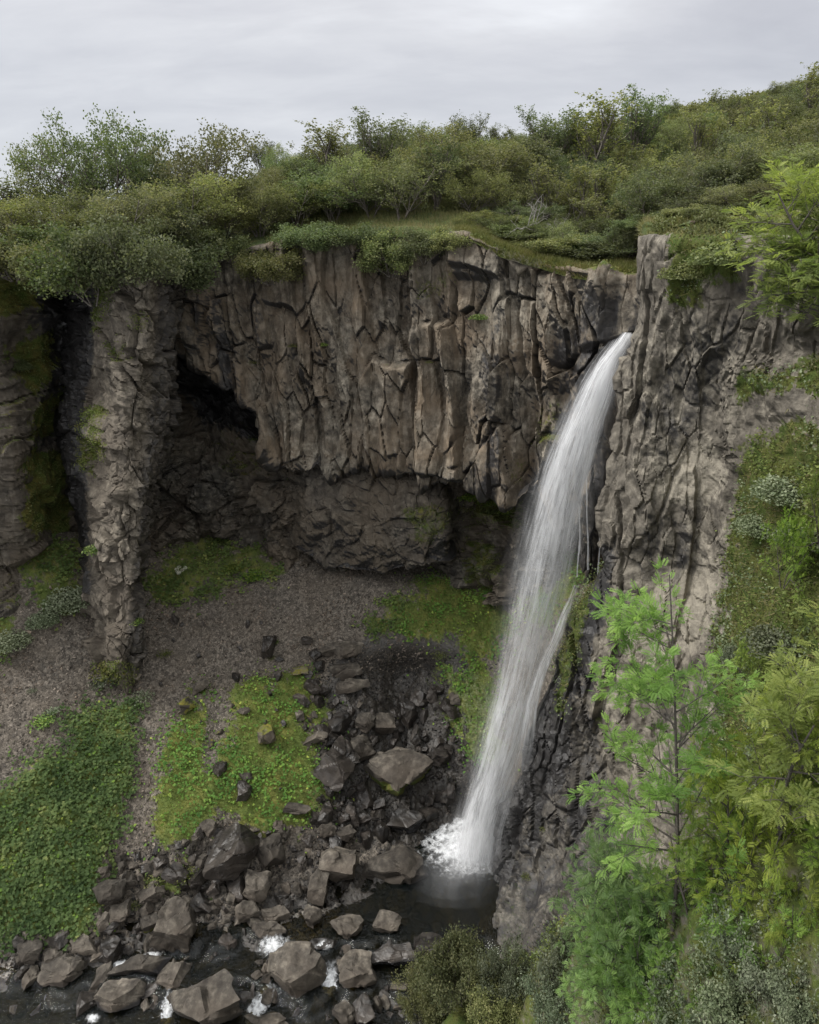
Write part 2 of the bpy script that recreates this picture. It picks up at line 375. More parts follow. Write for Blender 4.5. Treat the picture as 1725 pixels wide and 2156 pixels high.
for f in (.06, .2, .36, .52, .68, .84, 1.0):
    A_row(lambda t,b,y0,y1: P(t[0]+(b[0]-t[0])*f, t[1]+(b[1]-t[1])*f, y0+(y1-y0)*f - .25*math.sin(f*3.1)))
A_row(lambda t,b,y0,y1: P(*b, y1) + np.array([0, 1.2, .25]))
A_row(lambda t,b,y0,y1: P(*b, y1) + np.array([0, 4.5, .2]))
A_row(lambda t,b,y0,y1: P(*b, y1) + np.array([0, 8.0, -2.0]))
def basalt_disp(amp=1.0, seed=0, ax=(1, 0.25), lean=0.07):
    def d(p, n, uu, vv):
        u = p[:, 0]*ax[0] - p[:, 1]*ax[1]; v = p[:, 2]; u = u + lean*v
        wn = fbm(p, .3, 3, seed+1); u2 = u + .28*wn; v2 = v + .8*fbm(p, .35, 2, seed+3)
        w3 = .035*fbm(p, 1.6, 3, seed+2)
        sm = sstep(-.2, .3, fbm(p*np.array([1, 1, .5]), .28, 3, seed+4))        # some stretches massive, others shattered
        d1, h1 = joints(u2, v2, 2.3, 8.0, .95, 0.6, .10, seed+10, .05)
        d1 = d1 + 1.5*facet(u2+w3, v2, 1.15, 5.5, seed+11, .6) + 1.1*facet(u2+7, v2, 3.1, 9, seed+12, .5) + .75*facet(u2, v2, .62, 15, seed+13, 1.0)
        d2 = .85*facet(u2+w3+5*h1, v2+w3, .62, 2.1, seed+20, .4)
        d3 = .27*facet(u2+w3, v2*1.1+3+w3, .30, .85, seed+30, .15)
        d4 = .11*facet(u+w3, v+w3, .13, .28, seed+40)
        j3, _ = joints(u2+w3*.6, v2+w3, .75, 2.8, .42, .30, .16, seed+50, .035)
        j5, _ = joints(u+w3*1.5, v+2*w3, .30, .5, .10, .08, .03, seed+60, .08)
        dd = d1 + d2*(.65+.5*sm) + d3*(.45+.8*sm) + d4*(.2+.5*sm) + j3*(.6+.9*sm) + j5*(.1+.5*sm) + .5*fbm(p, .22, 3, seed+5) + .03*fbm(p, 4, 3, seed+6)
        edge = sstep(0, .05, uu)*sstep(0, .03, 1-uu)
        return p + n*(dd*amp*(.25+.75*edge))[:, None]
    return d
_bd = basalt_disp(1.12, 100)
def A_disp(p, n, uu, vv):
    q = _bd(p, n, uu, vv); k = sstep(.10, .22, vv)[:, None]
    calm = p + n*(0.16*fbm(p, 1.2, 5, 9) + .12*fbm(p, .4, 3, 8))[:, None]
    k = k*(1-.85*(sstep(.84, .90, uu)*(1-sstep(.28, .42, vv)))[:, None])
    return calm*(1-k) + q*k
def A_attr(q, n):
    c = np.zeros((len(q), 3)); x, y = proj(q)
    c[:, 0] = (seen(q, [[(980,485),(1340,560),(1340,585),(1150,555),(1060,530),(980,500)]], 8)*.4) + .35*sstep(.55, .9, up(n))
    c[:, 0] += (seen(q, [[(1060,960),(1110,960),(1110,1030),(1070,1030)],[(860,590),(960,560),(950,620),(880,640)],[(1130,860),(1190,820),(1180,930),(1120,960)]], 12)*.42)
    stripe = seen(q, [[(1005,640),(1045,640),(1050,1060),(1000,1060)],[(370,560),(440,560),(520,860),(430,780)],[(520,520),(560,520),(545,760),(520,740)],
        [(1220,600),(1345,600),(1330,730),(1250,800),(1170,840),(1200,740)],[(1180,850),(1300,760),(1300,1260),(1130,1200)],[(1140,700),(1240,690),(1200,780),(1150,770)]], 18, 6)
    stk = fbm(q*np.array([1.3, 1.3, .10]), 1.0, 4, 78)
    c[:, 1] = stripe*np.clip(.48+1.6*stk, 0, .92) + .18*sstep(900, 1010, y) + .5*np.maximum(0, fbm(q*np.array([1, 1, .12]), .8, 3, 77)-.18)
    c[:, 1] += .8*sstep(.05, -.5, up(n))  # undersides of overhangs darkened in the colour, standing in for shade
    c[:, 2] = (seen(q, [[(590,925),(700,925),(700,1005),(590,995)],[(610,930),(690,930),(680,1000),(600,990)],[(700,960),(745,960),(745,1000),(700,1000)],[(520,740),(560,760),(560,830),(520,800)],[(990,870),(1015,860),(1000,1000),(960,1000)],[(700,650),(745,650),(740,830),(700,830)],[(1170,680),(1200,680),(1180,720),(1160,720)],[(1000,560),(1330,570),(1330,640),(1090,760),(1010,700)]], 14)*.46)
    return np.clip(c, 0, 1)
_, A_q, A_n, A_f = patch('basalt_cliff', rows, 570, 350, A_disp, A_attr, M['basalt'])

# ---- B: the deep recess behind and under the face
bc = [260, 340, 420, 500, 580, 660, 760, 860, 950, 1050, 1150, 1250, 1360]
br = [520, 700, 850, 940, 1020, 1100, 1180, 1270]
BY = {520:[39,40,43,44.5,42.5,42,41.5,41,40,38,36,34,33],
      700:[39,40.2,43,44.5,42.5,42,41.5,41,40,38,36,34,33],
      850:[38.6,40,42.2,42.6,41.6,41,41,40.5,39.5,37.5,35.5,33.8,32.6],
      940:[38,39.2,40.4,40.4,39.2,38.6,38.4,38.0,37.2,37.2,35.3,33.5,32.4],
      1020:[37.4,38.6,39.2,39,38.2,37.8,37.8,37.5,37.2,36.9,35,33.2,32.2],
      1100:[36.8,38,38.8,38.8,38.3,38.4,38.8,38.8,38.2,36.3,34.5,32.9,32],
      1180:[36,37.2,38.2,38.6,37.8,37.8,38.2,38.2,37.4,35.6,34,32.5,31.7],
      1270:[36.5,37,37.2,37,36.8,36.8,37,37,36.4,34.8,33.4,32,31.2]}
rows = [[P(x, y, BY[y][i]) for i, x in enumerate(bc)] for y in br]
def rubble_disp(seed, a=1.0):
    def d(p, n, uu, vv):
        u = p[:, 0]-.3*p[:, 1] + .2*fbm(p, .6, 2, seed); v = p[:, 2] + .2*fbm(p, .6, 2, seed+1); w = .035*fbm(p, 2, 3, seed+7)
        d1, h1 = joints(u, v, 1.9, 1.9, .5, .5, .10, seed+2, .05)
        d2 = .9*facet(u, v, 1.3, 1.4, seed+11) + .38*facet(u+w, v+w, .55, .55, seed+12) + .18*facet(u+w, v+w, .24, .24, seed+13) + .08*facet(u, v+w, .11, .11, seed+14)
        d3, _ = joints(u+w, v+w, .6, .6, .22, .18, .06, seed+3, .07)
        return p + n*(a*(d1+d2+d3+.5*fbm(p, .3, 3, seed+5)+.04*fbm(p, 4, 3, seed+6)))[:, None]
    return d
def B_attr(q, n):
    c = np.zeros((len(q), 3)); x, y = proj(q)
    c[:, 1] = .95*seen(q, [[(330,600),(420,600),(560,850),(600,940),(540,930),(430,890),(370,820),(330,800)]], 20)+.4*seen(q, [[(320,940),(420,960),(560,1060),(560,1160),(300,1140)]], 26)+.35*seen(q, [[(560,1000),(660,1000),(640,1140),(560,1150)],[(930,1080),(985,1080),(985,1220),(880,1220)]], 15)  # wet rock, with chasm and cave shade added to the darkening
    c[:, 0] = .35*seen(q, [[(450,900),(590,930),(600,1010),(460,1000)]], 18) + .5*seen(q, [[(950,1040),(1100,1050),(1110,1120),(1040,1110),(960,1090)],[(980,1100),(1060,1160),(1040,1240),(980,1230)]], 20) + .3*sstep(.6, .95, up(n))
    return np.clip(c, 0, 1)
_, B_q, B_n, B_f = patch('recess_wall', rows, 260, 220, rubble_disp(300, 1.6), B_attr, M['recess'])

# ---- C: the overhanging lower ledge
cc = [(590,1040,1125,39.6),(640,1006,1165,37.0),(700,1008,1195,36.2),(780,1012,1208,35.8),(850,1022,1200,35.3),(905,1038,1190,35.0),(945,1058,1188,35.3),(958,1085,1185,37),(962,1090,1180,40)]
rows = [[P(x, t, y) + np.array([0, 2.6, 1.3]) for x,t,b,y in cc], [P(x, t, y)+np.array([0, .8, .35]) for x,t,b,y in cc]]
for f, o in ((.08,.25),(.3,-.1),(.55,-.35),(.8,-.3),(1.0,.1)): rows.append([P(x, t+(b-t)*f, y+o) for x,t,b,y in cc])
rows += [[P(x, b, y)+np.array([0, 1.0, .35]) for x,t,b,y in cc], [P(x, b, y)+np.array([0, 4.5, .1]) for x,t,b,y in cc]]
def C_attr(q, n):
    c = np.zeros((len(q), 3)); c[:, 0] = .5*seen(q, [[(845,1060),(950,1060),(950,1100),(920,1150),(880,1150),(850,1110)]], 14)+.3*sstep(.7, .95, up(n))
    c[:, 1] = .8*sstep(.1, -.5, up(n)) + .3*seen(q, [[(900,1130),(960,1080),(960,1200),(900,1190)]], 12); return np.clip(c, 0, 1)  # shade under the ledge and at its cave end painted into the colour
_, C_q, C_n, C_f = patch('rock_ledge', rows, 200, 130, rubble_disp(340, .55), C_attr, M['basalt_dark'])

# ---- D: the fin of rock standing out on the left
DR = {560:[(135,37),(165,35),(205,32.2),(250,31.2),(300,30.8),(320,32),(348,34.5),(368,38.5)],
 640:[(130,37),(158,35),(208,33),(250,31.2),(300,30.6),(322,32),(350,34),(368,38)],
 760:[(130,37),(155,35),(206,32.9),(250,31),(292,30.3),(326,32),(352,34),(366,38)],
 900:[(92,38),(118,35.4),(182,33),(238,30.6),(284,30),(324,32),(344,34),(352,38)],
 1020:[(120,37),(148,34.4),(196,32.2),(234,30.4),(270,29.8),(312,30.6),(325,34),(330,38)],
 1150:[(150,36),(172,33.6),(203,31),(235,30.1),(262,29.7),(292,30.3),(300,33),(305,37)],
 1280:[(160,35),(180,32),(205,30.7),(232,30),(258,29.6),(282,30.2),(288,33),(290,36)],
 1400:[(165,34),(185,31),(208,29.9),(232,29.3),(256,29.1),(285,29.7),(290,32),(292,35)],
 1450:[(165,34),(185,31.2),(208,30.3),(232,29.8),(256,29.6),(282,30.2),(288,32),(290,35)],
 1540:[(165,34),(185,33),(208,32),(232,31.8),(256,31.8),(278,32),(286,33),(290,35)]}
rows = [[P(x, y, Y) for x, Y in DR[y]] for y in sorted(DR)]
def D_disp(p, n, uu, vv):
    u = p[:, 0]+.5*p[:, 1] - .10*p[:, 2] + .15*fbm(p, .5, 2, 401); v = p[:, 2]+.15*fbm(p, .8, 2, 402); w = .03*fbm(p, 2, 3, 407)
    j0, _ = joints(u+w, v, .85, 2.1, .55, .35, .16, 409, .05)
    d = j0 + .85*facet(u, v, .75, 2.6, 410, .6) + .34*facet(u+w, v+w, .42, .9, 411, .2) + .18*facet(u+w, v+w, .2, .32, 412) + .08*facet(u, v, .09, .13, 413)
    d2, _ = joints(u+w, v+w, .34, .62, .24, .18, .08, 414, .06)
    return p + n*(d+d2+.2*fbm(p, .5, 3, 403)+.03*fbm(p, 4, 3, 404))[:, None]
def D_attr(q, n):
    c = np.zeros((len(q), 3)); x, y = proj(q)
    c[:, 0] = .44*seen(q, [[(165,860),(215,850),(225,960),(200,1010),(160,990)],[(270,655),(310,650),(315,700),(270,700)],[(200,600),(240,600),(230,700),(200,690)],[(188,1395),(288,1385),(288,1450),(190,1440)],[(235,730),(260,730),(255,770),(235,770)]], 12)+.30*np.maximum(0, fbm(q, .9, 3, 405))+.25*sstep(.6, .9, up(n))
    c[:, 1] = .8*seen(q, [[(90,590),(200,590),(196,760),(176,900),(186,1100),(190,1250),(90,1250)]], 9) + .55*sstep(296+(0*y), 330, x + (y-800)*.09)*(y < 1420)  # left slab darkened as wet and turned away, right face given painted shade
    c[:, 2] = .25*seen(q, [[(190,1020),(260,960),(262,1300),(200,1300)]], 12)
    return np.clip(c, 0, 1)
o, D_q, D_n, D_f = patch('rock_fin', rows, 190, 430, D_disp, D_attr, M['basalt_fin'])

# ---- E: far-left mossy cliff
ec = [-420, -250, -100, 0, 55, 100, 140, 175]
ER = {540:[31,31.5,32,33,34,35,37,39], 620:[30.5,31,31.6,32.8,34,35,37,39], 760:[30,30.5,31,32,33.6,35,37,38.5], 880:[29,29.6,30.3,31.2,32.6,35.5,37,38],
 980:[28.5,29,29.6,30.2,31.4,34.6,36.6,37.5], 1100:[28.4,29,29.6,30.4,31.4,34,35.6,36.5], 1200:[29,29.6,30.2,31,32,33.2,34.4,35.5], 1300:[28.5,29,29.4,30,31,32,33,34]}
rows = [[P(x, y, ER[y][i]) for i, x in enumerate(ec)] for y in sorted(ER)]
def E_attr(q, n):
    c = np.zeros((len(q), 3)); x, y = proj(q)
    c[:, 0] = .7*seen(q, [[(30,715),(115,700),(110,800),(60,830),(40,780)],[(70,860),(150,820),(130,900),(70,930)],[(50,960),(135,950),(145,1110),(60,1120)],[(-200,560),(60,600),(90,640),(-200,740)]], 16)+.35*sstep(.4, .9, up(n))+.22
    c[:, 1] = .5*seen(q, [[(60,560),(170,560),(150,900),(60,960),(100,800)]], 20)+.25; return np.clip(c, 0, 1)
_, E_q, E_n, E_f = patch('left_cliff', rows, 170, 200, rubble_disp(500, .8), E_attr, M['basalt_dark'])

# ---- F: right-hand wall running down into the lower spur beside the pool
FR = {  # y: left (px, Y), then px -> Y
 500: (1340, 27.0, [(1400,26.2),(1480,25),(1560,23.6),(1650,22),(1725,21),(1850,20),(1990,19)]),
 620: (1340, 27.0, [(1400,26.1),(1480,24.8),(1560,23.5),(1650,22),(1725,21),(1850,20),(1990,19)]),
 720: (1336, 26.9, [(1400,26.0),(1480,24.9),(1560,23.8),(1650,22.6),(1725,21.8),(1850,20.2),(1990,19)]),
 790: (1302, 26.9, [(1385,26.0),(1470,25.2),(1550,24.2),(1640,22.6),(1725,21.2),(1850,19.8),(1990,18.5)]),
 900: (1300, 26.8, [(1375,25.9),(1460,25.3),(1540,24.3),(1630,22.2),(1725,20.4),(1850,19),(1990,18)]),
 1000:(1274, 26.6, [(1360,25.7),(1450,25.2),(1530,24.3),(1620,21.8),(1725,19.8),(1850,18.4),(1990,17.5)]),
 1100:(1264, 26.4, [(1350,25.5),(1440,25),(1525,24),(1610,21.4),(1725,19),(1850,17.8),(1990,17)]),
 1200:(1285, 26.2, [(1350,25.4),(1440,24.8),(1515,23.8),(1600,20.8),(1725,18.4),(1850,17),(1990,16)]),
 1290:(1210, 26.3, [(1310,25.2),(1410,24.4),(1500,23.2),(1600,20),(1725,17.6),(1850,16),(1990,15)]),
 1400:(1165, 26.0, [(1280,24.9),(1390,23.8),(1490,22.4),(1600,19.2),(1725,16.8),(1850,15),(1990,14)]),
 1500:(1128, 25.7, [(1250,24.5),(1370,23.1),(1480,21.3),(1600,18.2),(1725,16),(1850,14),(1990,13)]),
 1600:(1112, 25.3, [(1230,24.2),(1350,22.5),(1470,20.2),(1600,17.2),(1725,15),(1850,13),(1990,12)]),
 1680:(1078, 25.0, [(1190,23.9),(1320,22.1),(1450,19.5),(1590,16.4),(1725,14),(1850,12),(1990,11)]),
 1750:(1044, 24.9, [(1160,23.7),(1290,21.8),(1430,19),(1580,15.8),(1725,13.2),(1850,11.4),(1990,10)]),
 1840:(1038, 24.3, [(1140,22.9),(1270,20.8),(1410,17.8),(1570,14.6),(1725,12),(1850,10.2),(1990,9)]),
 1920:(1024, 22.9, [(1120,21.4),(1250,19.2),(1400,16.2),(1560,13),(1725,10.6),(1850,9),(1990,8)]),
 2010:(1016, 20.9, [(1115,19.4),(1240,17),(1390,14.2),(1550,11.4),(1725,9.4),(1850,8),(1990,7)]),
 2100:(1030, 19.2, [(1110,17.4),(1230,15),(1380,12.6),(1540,10),(1725,8.2),(1850,7),(1990,6)]),
 2260:(1000, 17.0, [(1090,15),(1220,12.8),(1370,10.6),(1530,8.6),(1725,7),(1850,6),(1990,5)])}
rows = []
for y in sorted(FR):
    lx, lY, rest = FR[y]
    rows.append([P(lx+14, y, lY+4.5), P(lx+3, y, lY+1.3), P(lx, y, lY+.25)] + [P(x, y, Y) for x, Y in rest])
rows.insert(0, [r + np.array([1.0, 1.4, .05]) for r in rows[0]]); rows.insert(0, [r + np.array([2.5, 5, -.6]) for r in rows[0]])
def F_disp(p, n, uu, vv):
    x, y = proj(p)
    u = p[:, 0]*.9-p[:, 1]*.5; v = p[:, 2]; wn = fbm(p, .4, 3, 601); u2 = u+.04*v+.3*wn+.03*fbm(p, 2, 3, 600); v2 = v+.5*fbm(p, .5, 3, 602)
    w = .035*fbm(p, 2, 3, 608)
    j1, h1 = joints(u2+w, v2, 1.5, 6.0, .5, .4, .08, 610, .05); j2, _ = joints(u2+w, v2+w, .5, 1.3, .18, .16, .06, 611, .06)
    col = j1 + .85*facet(u2+w, v2, .95, 4.0, 612, .5) + .42*facet(u2+w, v2+w, .45, 1.5, 613, .3) + j2 + .2*facet(u2+w, v2+w, .2, .5, 615) + .08*facet(u, v, .1, .2, 616)+.2*fbm(p, .4, 3, 603)
    mas = .9*facet(u2, v2, 1.2, 3.2, 620, .45) + .35*facet(u2+w, v2+w, .7, .7, 621) + .16*facet(u+w, v+w, .28, .28, 622) + .07*facet(u, v, .12, .12, 623) + .9*j2 + .5*j1 + .38*fbm(p, .4, 3, 604)+.03*fbm(p, 4, 4, 605)
    soft = .9*fbm(p, .5, 5, 606)+.15*fbm(p, 2.5, 4, 607)
    k1 = sstep(760, 1000, y+60*wn) ; k2 = sstep(1380, 1500, y)
    fr = seen(p, [[(1300,560),(1405,560),(1345,1150),(1260,1160),(1260,800)]], 10)
    k1 = k1*(1-.8*fr)*.8
    d = col*(1-k1)+mas*k1*.75
    veg = seen(p, [[(1530,780),(2200,700),(2200,2500),(1300,2500),(1350,1900),(1500,1500),(1530,1100)]], 20)
    d = veg*(d*.35+soft*.65)+(1-veg)*d*(1+.5*sstep(1250, 1400, y))
    k = sstep(.07, .13, vv)
    d = d*k + (1-k)*(.2*fbm(p, .6, 3, 609) - .1)
    return p + n*(d*(.25+.75*sstep(.02, .25, uu)))[:, None]
def F_attr(q, n):
    c = np.zeros((len(q), 3)); x, y = proj(q)
    veg = [[(1520,1180),(1560,960),(1600,900),(2200,760),(2200,2500),(1420,2500),(1500,1900),(1500,1340)],[(1540,790),(1680,770),(1820,700),(1820,860),(1660,820),(1560,860)]]
    c[:, 0] = .75*seen(q, veg, 22) + .7*seen(q, [[(1405,480),(1560,440),(1560,590),(1480,590),(1470,650),(1400,650)]], 16) + .62*seen(q, [[(1185,1330),(1240,1150),(1270,1180),(1230,1330),(1190,1500),(1160,1500)],[(1060,2010),(1130,2000),(1140,2080),(1050,2100)],[(1145,1980),(1240,1900),(1260,1990),(1150,2040)]], 14)+.28*sstep(.6, .95, up(n))+.1*(y > 1500)
    stk = fbm(q*np.array([1.3, 1.3, .14]), .9, 4, 79)
    c[:, 1] = .5*np.clip(stk*1.5, 0, 1) + .8*seen(q, [[(1240,1150),(1290,1150),(1290,1280),(1220,1420),(1200,1500),(1180,1650),(1100,1700),(1070,1860),(1030,1860),(1020,1700),(1150,1300)]], 14)+.35*seen(q, [[(1340,1090),(1440,1070),(1480,1170),(1400,1260),(1340,1230)],[(1360,820),(1500,640),(1560,700),(1500,860),(1440,920),(1370,1000)]], 26)+.15*(y > 1500) + .40*seen(q, [[(1160,1290),(1240,1280),(1260,1420),(1260,1560),(1300,1700),(1290,1900),(1200,2100),(1000,2100),(1000,1700),(1110,1500)]], 22) + .3*sstep(.05, -.4, up(n))  # wet streaks and dark spur; undersides get shade painted in
    c[:, 2] = .66*seen(q, [[(1370,960),(1500,930),(1540,1000),(1500,1070),(1380,1060)],[(1340,1240),(1530,1150),(1500,1330),(1400,1420),(1340,1400),(1290,1390)],[(1250,1400),(1330,1420),(1300,1500),(1260,1500)],[(1300,1570),(1400,1560),(1370,1640),(1310,1630)]], 20)+.20*seen(q, [[(1330,560),(1400,560),(1400,700),(1370,1000),(1310,1100),(1300,800)]], 10)
    return np.clip(c, 0, 1)
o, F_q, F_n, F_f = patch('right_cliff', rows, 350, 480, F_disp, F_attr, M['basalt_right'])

# ---- H: scree slope, boulder bed and stream bed
fc = [-420,-200,-50,100,250,400,550,650,750,850,950,1050,1150,1270,1400]
FZ = {1120:[15.5,14.8,14.2,13.4,12.0,11.2,10.9,10.9,10.9,10.7,10.4,10.8,12.5,13.5,14],
 1180:[14.5,13.8,13.1,12.4,11.2,10.4,10.1,10.1,10.1,10,9.8,10.0,11.4,12.6,13],
 1250:[13,12.4,11.6,11.0,9.9,9.2,9.0,9.0,9.0,9.0,8.8,8.9,10.4,11.5,12],
 1350:[11.3,10.6,9.8,9.2,8.3,7.7,7.4,7.3,7.2,7.2,7.4,7.6,8.9,10,10.5],
 1420:[10,9.2,8.6,8.0,7.1,6.6,6.3,6.1,5.8,5.0,5.8,6.4,7.6,8.5,9],
 1500:[8.8,8.1,7.5,6.9,6.0,5.5,5.2,4.9,4.5,3.7,4.2,5.0,6.2,7,7.5],
 1600:[7.4,6.8,6.2,5.6,4.7,4.2,3.9,3.5,2.9,2.4,2.3,2.9,4.2,5,5.5],
 1700:[6.0,5.4,4.9,4.3,3.4,3.0,2.6,2.1,1.5,.9,.5,.2,2.2,3,3.5],
 1780:[4.9,4.3,3.8,3.2,2.3,2.0,1.6,1.1,.6,.15,-.5,-1.2,.4,1.5,2],
 1860:[3.7,3.1,2.7,2.1,1.3,.95,.7,.4,.15,-.3,-1.0,-1.3,-.8,0,1],
 1930:[2.2,1.9,1.6,1.1,.5,.15,.05,-.05,-.25,-.45,-1.0,-1.2,-.9,-.5,0],
 2000:[.6,.5,.4,.15,-.1,-.35,-.35,-.3,-.35,-.4,-.5,-.5,-.3,-.2,0],
 2060:[-.3,-.35,-.4,-.5,-.55,-.6,-.5,-.55,-.5,-.5,-.4,-.2,0,0,0],
 2130:[-.9,-.9,-.9,-.85,-.8,-.75,-.8,-.8,-.75,-.65,-.5,-.3,-.1,0,0],
 2300:[-1.1,-1.1,-1.1,-1.1,-1.1,-1.1,-1.1,-1.0,-1.0,-.9,-.7,-.5,-.3,0,0],
 2500:[-1.2]*15}
rows = [[PZ(x, y, FZ[y][i]) for i, x in enumerate(fc)] for y in sorted(FZ)]
VEG_HERB = [[(-200,1640),(0,1680),(60,1620),(120,1560),(180,1490),(280,1470),(285,1560),(280,1620),(255,1700),(235,1790),(185,1830),(220,1880),(200,1960),(80,1960),(0,2010),(-200,2010)]]
VEG_MOSS = [[(320,1720),(335,1600),(370,1530),(420,1440),(448,1440),(440,1520),(420,1600),(450,1640),(480,1520),(490,1440),(600,1420),(650,1400),(690,1500),(640,1560),(700,1640),(690,1720),(560,1750),(470,1720),(420,1760),(340,1800),(325,1760)],
            [(850,1240),(900,1215),(1060,1230),(1080,1330),(1020,1400),(990,1390),(960,1330),(920,1370),(845,1330)],
            [(930,1400),(1040,1400),(1060,1560),(1010,1640),(970,1560),(940,1470)],
            [(1120,1130),(1240,1150),(1230,1220),(1180,1330),(1100,1300)]]
VEG_THIN = [[(370,1150),(430,1100),(560,1140),(610,1200),(590,1230),(500,1220),(440,1260),(330,1280),(290,1230)],[(60,1130),(180,1120),(180,1300),(100,1300),(50,1230),(0,1230),(0,1180)],[(-200,1200),(0,1230),(40,1300),(30,1400),(0,1420),(-200,1450)],[(300,1830),(400,1830),(400,1890),(330,1880)],[(740,1320),(860,1240),(850,1340),(790,1350)]]
def H_disp(p, n, uu, vv):
    x, y = proj(p)
    base = .35*fbm(p, .35, 4, 701) + .10*fbm(p, 1.6, 4, 702)
    rockz = sstep(1360, 1450, y)*sstep(640, 740, x)*(1-sstep(980, 1080, x)) + sstep(1740, 1840, y)
    rockz = np.clip(rockz, 0, 1)
    u = p[:, 0]+.3*fbm(p, .8, 2, 703); v = p[:, 1]+.3*fbm(p, .8, 2, 704)
    d1, _ = joints(u, v, .9, .9, .5, .5, .1, 705, .08); d2, _ = joints(u, v, .35, .35, .18, .2, .05, 706, .1)
    mm = seen(p, VEG_MOSS + VEG_HERB, 16)
    d = base + rockz*(d1*.8+d2)*(1-.5*mm) + mm*(.22*fbm(p, 1.3, 4, 707) + .18)
    under = (p[:, 2] < .1)
    d = np.where(under, np.minimum(d, .12), d)
    q = p.copy(); q[:, 2] += d; return q
def H_attr(q, n):
    c = np.zeros((len(q), 3)); x, y = proj(q)
    c[:, 0] = .85*seen(q, VEG_MOSS, 24) + .8*seen(q, VEG_HERB, 26) + .62*seen(q, VEG_THIN, 22) + .12*(y > 1750)
    c[:, 1] = .8*seen(q, [[(740,1340),(980,1340),(1040,1480),(1030,1800),(700,1760),(640,1700),(700,1560),(660,1450)],[(560,1900),(1040,1700),(1050,2100),(560,2300)]], 25)+.3*seen(q, [[(180,1440),(0,1500),(-200,1600),(-200,1250),(180,1330)]], 25)+.9*(q[:, 2] < .02) + .4*seen(q,[[(300,1750),(700,1700),(800,2000),(300,2000)]], 20)
    c[:, 2] = seen(q, [[(-200,1960),(60,1960),(70,2000),(30,2060),(-200,2060)],[(590,1930),(720,1900),(700,1960),(600,2000)],[(330,1930),(430,1930),(440,1980),(380,1990)]], 12)*1.0
    return np.clip(c, 0, 1)
o, H_q, H_n, H_f = patch('ravine_floor', rows, 310, 310, H_disp, H_attr, M['ground'], toward=(0, 0, 1))

# ---- I: plateau and the hill behind
pc = [-500,-200,0,200,325,350,375,430,520,640,790,900,985,1060,1140,1220,1300,1345,1352,1400,1480,1560,1725,1950,2400]
fy = [31,32,33.6,32.8,32.4,37.0,40,38.8,38.1,37.5,36.9,35.8,34.5,33.4,32.4,31.3,30.2,29.7,27.9,27.0,25.8,24.6,22,20.5,18]
fz = [P(100, 560, 33)[2]]*5 + [27,27.2,27.6,28,28.3,28.6,28.5,28.35,27.6,27.1,26.75,26.6,26.55,28.1,28.1,28.2,28.0,28,28,28]
fz[5] = 27.0
far = [(40,  [27,27.2,27.4,27.8,28,28,28,28,28.3,28.9,29.4,29.6,29.6,29.0,28.7,28.5,28.4,28.5,28.6,29,29.6,30.3,31.5,32.5,34]),
       (47,  [27,27.3,27.8,28.6,29.2,29.3,29.4,29.6,30.0,30.8,31.4,31.6,31.8,31.4,31.2,31.1,31.1,31.3,31.3,31.6,32.2,33,34.3,35.5,37]),
       (56,  [26.5, 27.2, 28, 29.4, 30.4, 30.6, 30.8, 31.2, 31.8, 32.2, 33.0, 33.4, 33.6, 33.5, 33.5, 33.6, 33.8, 34.1, 34.1, 34.5, 35.0, 35.6, 36.9, 38.4, 40.4]),
       (70,  [25, 26, 27.6, 30, 31.8, 32, 32.4, 33, 34.2, 33.6, 34.7, 35.4, 36.1, 36.4, 36.6, 36.9, 37.3, 37.7, 37.7, 38.2, 38.8, 39.5, 41.0, 42.6, 45.6]),
       (100, [20, 21.5, 24, 28, 30, 30.5, 31, 32, 33.4, 31.6, 33.8, 36.6, 39.2, 40.2, 41.0, 41.8, 43.0, 43.7, 43.7, 44.4, 45.2, 46.0, 47.6, 50.2, 55.2]),
       (132, [14, 16, 19, 23, 25, 25.4, 26, 27, 29, 27.2, 30.7, 35.2, 39.7, 42.2, 44.2, 46.2, 47.8, 48.8, 48.9, 49.6, 50.8, 52.0, 53.8, 57.2, 64.2]),
       (175, [8, 10, 12, 16, 18, 18.5, 19, 20, 22, 20.4, 25.4, 31.4, 37.4, 41.4, 44.9, 47.4, 49.4, 50.4, 50.4, 51.4, 52.9, 54.4, 56.9, 61.4, 69.4]),
       (320, [-10,-8,-5,0,2,2,3,4,6,9,15,22,28,33,38,42,46,48,48,50,53,56,62,68,76]),
       (900, [-60]*10+[-50]*8+[-40]*7)]
rows = [[PXZ(x, fy[i]-.35, fz[i]-.35) for i, x in enumerate(pc)], [PXZ(x, fy[i], fz[i]) for i, x in enumerate(pc)], [PXZ(x, fy[i]+1.5, fz[i]+.25) for i, x in enumerate(pc)]]
for Y, zs in far: rows.append([PXZ(x, max(Y, fy[i]+2.5) if Y < 41 else Y, zs[i]) for i, x in enumerate(pc)])
def I_disp(p, n, uu, vv):
    q = p.copy(); a = sstep(0, .12, vv)
    q[:, 2] += a*(.5*fbm(p, .15, 4, 801)) + .10*fbm(p, 1.2, 4, 802) + sstep(60, 120, p[:, 1])*1.2*fbm(p, .05, 4, 803)
    return q
def I_attr(q, n):
    c = np.zeros((len(q), 3)); c[:, 2] = .5*seen(q, [[(1000,500),(1060,520),(1200,555),(1340,580),(1100,560),(1040,535)]], 5)+.45*seen(q, [[(1500,200),(1600,155),(1660,150),(1600,180)]], 5); return c
o, I_q, I_n, I_f = patch('plateau_hill', rows, 320, 190, I_disp, I_attr, M['turf'], toward=(0, 0, 1))
o.name = 'hill'
